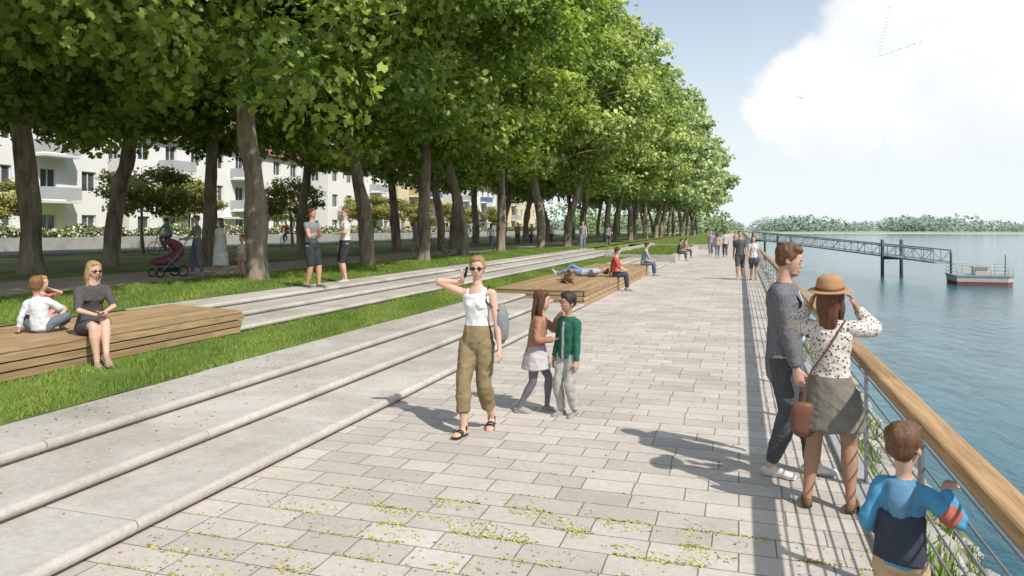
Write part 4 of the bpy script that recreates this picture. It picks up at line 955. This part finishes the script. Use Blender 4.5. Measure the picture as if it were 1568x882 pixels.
def walker(name,x,y,z,yaw,H,kind,top,bot,ph=1,**k):
    o=dict(top=top,bot=bot,blen=k.pop('blen',.95),sleeve=k.pop('sleeve',.35),shoe=(.3,.3,.3),hair='long' if kind=='f' else 'short',hcol=k.pop('hcol',(.09,.05,.03))); o.update(k)
    person(name,(x,y,z),yaw,H,kind,dict(hip=(0,0,.508),footR=(.04,.10*ph,.05),footL=(-.04,-.11*ph,.06),toeL=(0,-15),handR=(.13,-.06*ph,.46),handL=(-.13,.09*ph,.47)),o,.016)
walker('man_walking',.02,28.2,0,D(178),1.86,'m',(.10,.11,.12),(.08,.08,.09),blen=.52,skin='t')
walker('woman_walking',.50,28.3,0,D(184),1.66,'f',(.60,.60,.60),(.10,.10,.11),-1,blen=.5)
walker('woman_walking',-1.35,48,0,D(0),1.68,'f',(.45,.35,.30),(.2,.22,.28)); walker('man_walking',-.9,49.5,0,D(8),1.8,'m',(.5,.5,.48),(.1,.12,.15),-1); walker('man_walking',-1.9,52,0,D(180),1.8,'m',(.35,.3,.35),(.2,.2,.22))
walker('woman_walking',-.3,62,0,D(180),1.68,'f',(.6,.3,.25),(.3,.3,.3)); walker('man_walking',-2.4,72,0,D(0),1.8,'m',(.1,.15,.3),(.1,.1,.1))
for i,(x,y,yw,k) in enumerate([(-15.5,33,170,'m'),(-15.0,43,0,'f'),(-16,52,180,'m'),(-15.2,53,175,'f'),(-9.3,44,185,'m'),(-15.4,60,180,'f'),(-8.8,50,0,'f')]):
    walker('man_walking' if k=='m' else 'woman_walking',x,y,.604 if x<-10 else .6,D(yw),1.78 if k=='m' else 1.66,k,random.choice([(.6,.6,.6),(.12,.2,.4),(.45,.2,.15),(.3,.3,.32)]),random.choice([(.1,.1,.12),(.2,.25,.35),(.35,.3,.2)]),(-1)**i)
def sitter(name,x,y,z,yaw,H,kind,top,bot,hcol=(.06,.04,.03)):
    person(name,(x,y,z),yaw,H,kind,dict(hip=(0,-.06,.30),lean=(0,.12),bend=(0,.15),footR=(.06,.20,.048),kneeR=(.1,1,.6),footL=(-.06,.17,.048),kneeL=(-.1,1,.6),handR=(.07,.16,.36),elbR=(1,-.4,-.4),handL=(-.06,.16,.36),elbL=(-1,-.4,-.4),head=(0,-10,0)),
      dict(top=top,bot=bot,sleeve=.6,blen=.95,shoe=(.3,.3,.3),hcol=hcol),.014)
sitter('man_sitting',-3.63,22.2,0,D(-85),1.74,'m',(.50,.10,.07),(.06,.07,.09))
sitter('man_sitting',-3.6,29.4,0,D(-80),1.76,'m',(.30,.36,.44),(.12,.15,.22))
sitter('woman_sitting',-3.3,43.4,0,D(-100),1.68,'f',(.1,.1,.1),(.1,.1,.12)); sitter('woman_sitting',-3.3,48,0,D(-95),1.68,'f',(.5,.3,.2),(.1,.1,.12))
person('person_lying_down',(-4.7,22.2,.42),D(90),1.75,'m',dict(hip=(0,0,.065),flat=(0,-1,.10),side=(-1,0,0),fwd=(0,0,1),footR=(-.06,.46,.05),kneeR=(0,.2,1),footL=(.06,.40,.05),kneeL=(0,0,1),tdirR=(0,.5,1),tdirL=(0,.8,.6),handR=(-.13,-.20,.12),handL=(.10,-.15,.13),elbR=(-1,0,0),elbL=(1,0,0),head=(0,0,0)),
  dict(top=(.35,.42,.5),bot=(.16,.25,.42),sleeve=.5,shoe=(.5,.5,.5)),.014)
g=Fig()
g.loft([((0,-.36,.13),.10,.11),((0,-.2,.14),.12,.13),((0,.02,.14),.11,.125),((0,.22,.16),.125,.15),((0,.34,.2),.09,.11)],'fur',n=16)
g.loft([((0,.30,.2),.08,.09),((0,.42,.29),.065,.075),((0,.47,.34),.06,.06)],'fur'); g.loft([((0,.45,.36),.065,.06),((0,.52,.36),.06,.055),((0,.60,.335),.035,.032),((0,.67,.325),.028,.025)],'fur')
for s in(-1,1):
    g.loft([((s*.05,.44,.40),.012,.02),((s*.085,.44,.36),.012,.03),((s*.09,.45,.31),.008,.018)],'ear',n=8)
    g.loft([((s*.09,.24,.12),.05,.055),((s*.10,.18,.04),.032,.032),((s*.09,.42,.03),.026,.024),((s*.09,.52,.028),.03,.022)],'fur',n=8)
    g.loft([((s*.10,-.28,.14),.075,.09),((s*.14,-.10,.09),.05,.05),((s*.14,-.30,.035),.026,.028),((s*.14,-.12,.026),.028,.022)],'fur',n=8)
    g.xell((s*.032,.555,.375),(.009,.009,.009),EYED)
g.xell((0,.70,.335),(.014,.012,.011),EYED)
g.loft([((0,-.42,.10),.035,.035),((.12,-.58,.05),.03,.03),((.28,-.60,.035),.018,.018)],'fur',n=8)
FUR=pmat('golden_fur',(.34,.20,.10),.9,.35,12,.8,60,.01)
g.finish('dog_lying',1,(-4.55,19.6,.42),D(200),{'fur':FUR,'ear':pmat('ear_fur',(.16,.08,.04),.9)},.014)

def bike(x,y,z,yaw,rider,col,top=(.25,.32,.42)):
    b=MB(); fm=pmat('bike_paint_%d'%int(col[0]*99),col,.35,.05)
    for yy in(-.52,.52):
        b.torus((0,yy,.34),.32,.018,BLK,'x',28,6)
        for a in range(12): b.tube([(0,yy,.34),(0,yy+math.cos(a*.5236)*.31,.34+math.sin(a*.5236)*.31)],.003,STEEL,n=4)
        b.tube([(-.04,yy,.34),(.04,yy,.34)],.02,STEEL,n=6)
    for p,q in (((0,-.52,.34),(0,-.05,.30)),((0,-.52,.34),(0,-.2,.78)),((0,-.05,.30),(0,-.22,.88)),((0,-.05,.30),(0,.38,.78)),((0,-.2,.78),(0,.36,.86)),((0,.35,.92),(0,.52,.34)),((0,.35,.9),(0,.33,1.02))): b.tube([p,q],.015,fm,n=6)
    b.tube([(-.27,.22,1.03),(-.2,.33,1.03),(.2,.33,1.03),(.27,.22,1.03)],.012,BLK,n=6); b.loft([((0,-.36,.90),.07,.02),((0,-.2,.91),.05,.025),((0,-.1,.90),.02,.015)],BLK,n=8)
    b.torus((.03,-.05,.30),.09,.008,STEEL,'x',16,5)
    b.obj('bicycle',loc=(x,y,z),rz=yaw)
    if rider:
        H=1.75; person('cyclist',(x,y,z),yaw,H,rider,dict(hip=(0,-.25/H,1.0/H),lean=(0,.28),bend=(0,.1),footR=(.06,-.02/H,.28/H),kneeR=(0,1,.2),footL=(-.06,-.02/H,.47/H),kneeL=(0,1,.2),handR=(.25/H,.20/H,1.05/H),handL=(-.25/H,.20/H,1.05/H),elbR=(1,-.3,-.6),elbL=(-1,-.3,-.6),head=(0,0,0)),dict(top=top,bot=(.15,.15,.18),sleeve=.8,hair='short'),.016)
bike(-25.9,27.4,.62,D(100),'m',(.1,.1,.12)); bike(-15.0,34.5,.604,D(80),None,(.3,.05,.04)); bike(-14.4,37,.604,D(20),'f',(.1,.2,.3)); bike(-33,47,.62,D(-170),'m',(.5,.1,.05),(.5,.15,.1))
print('OK')
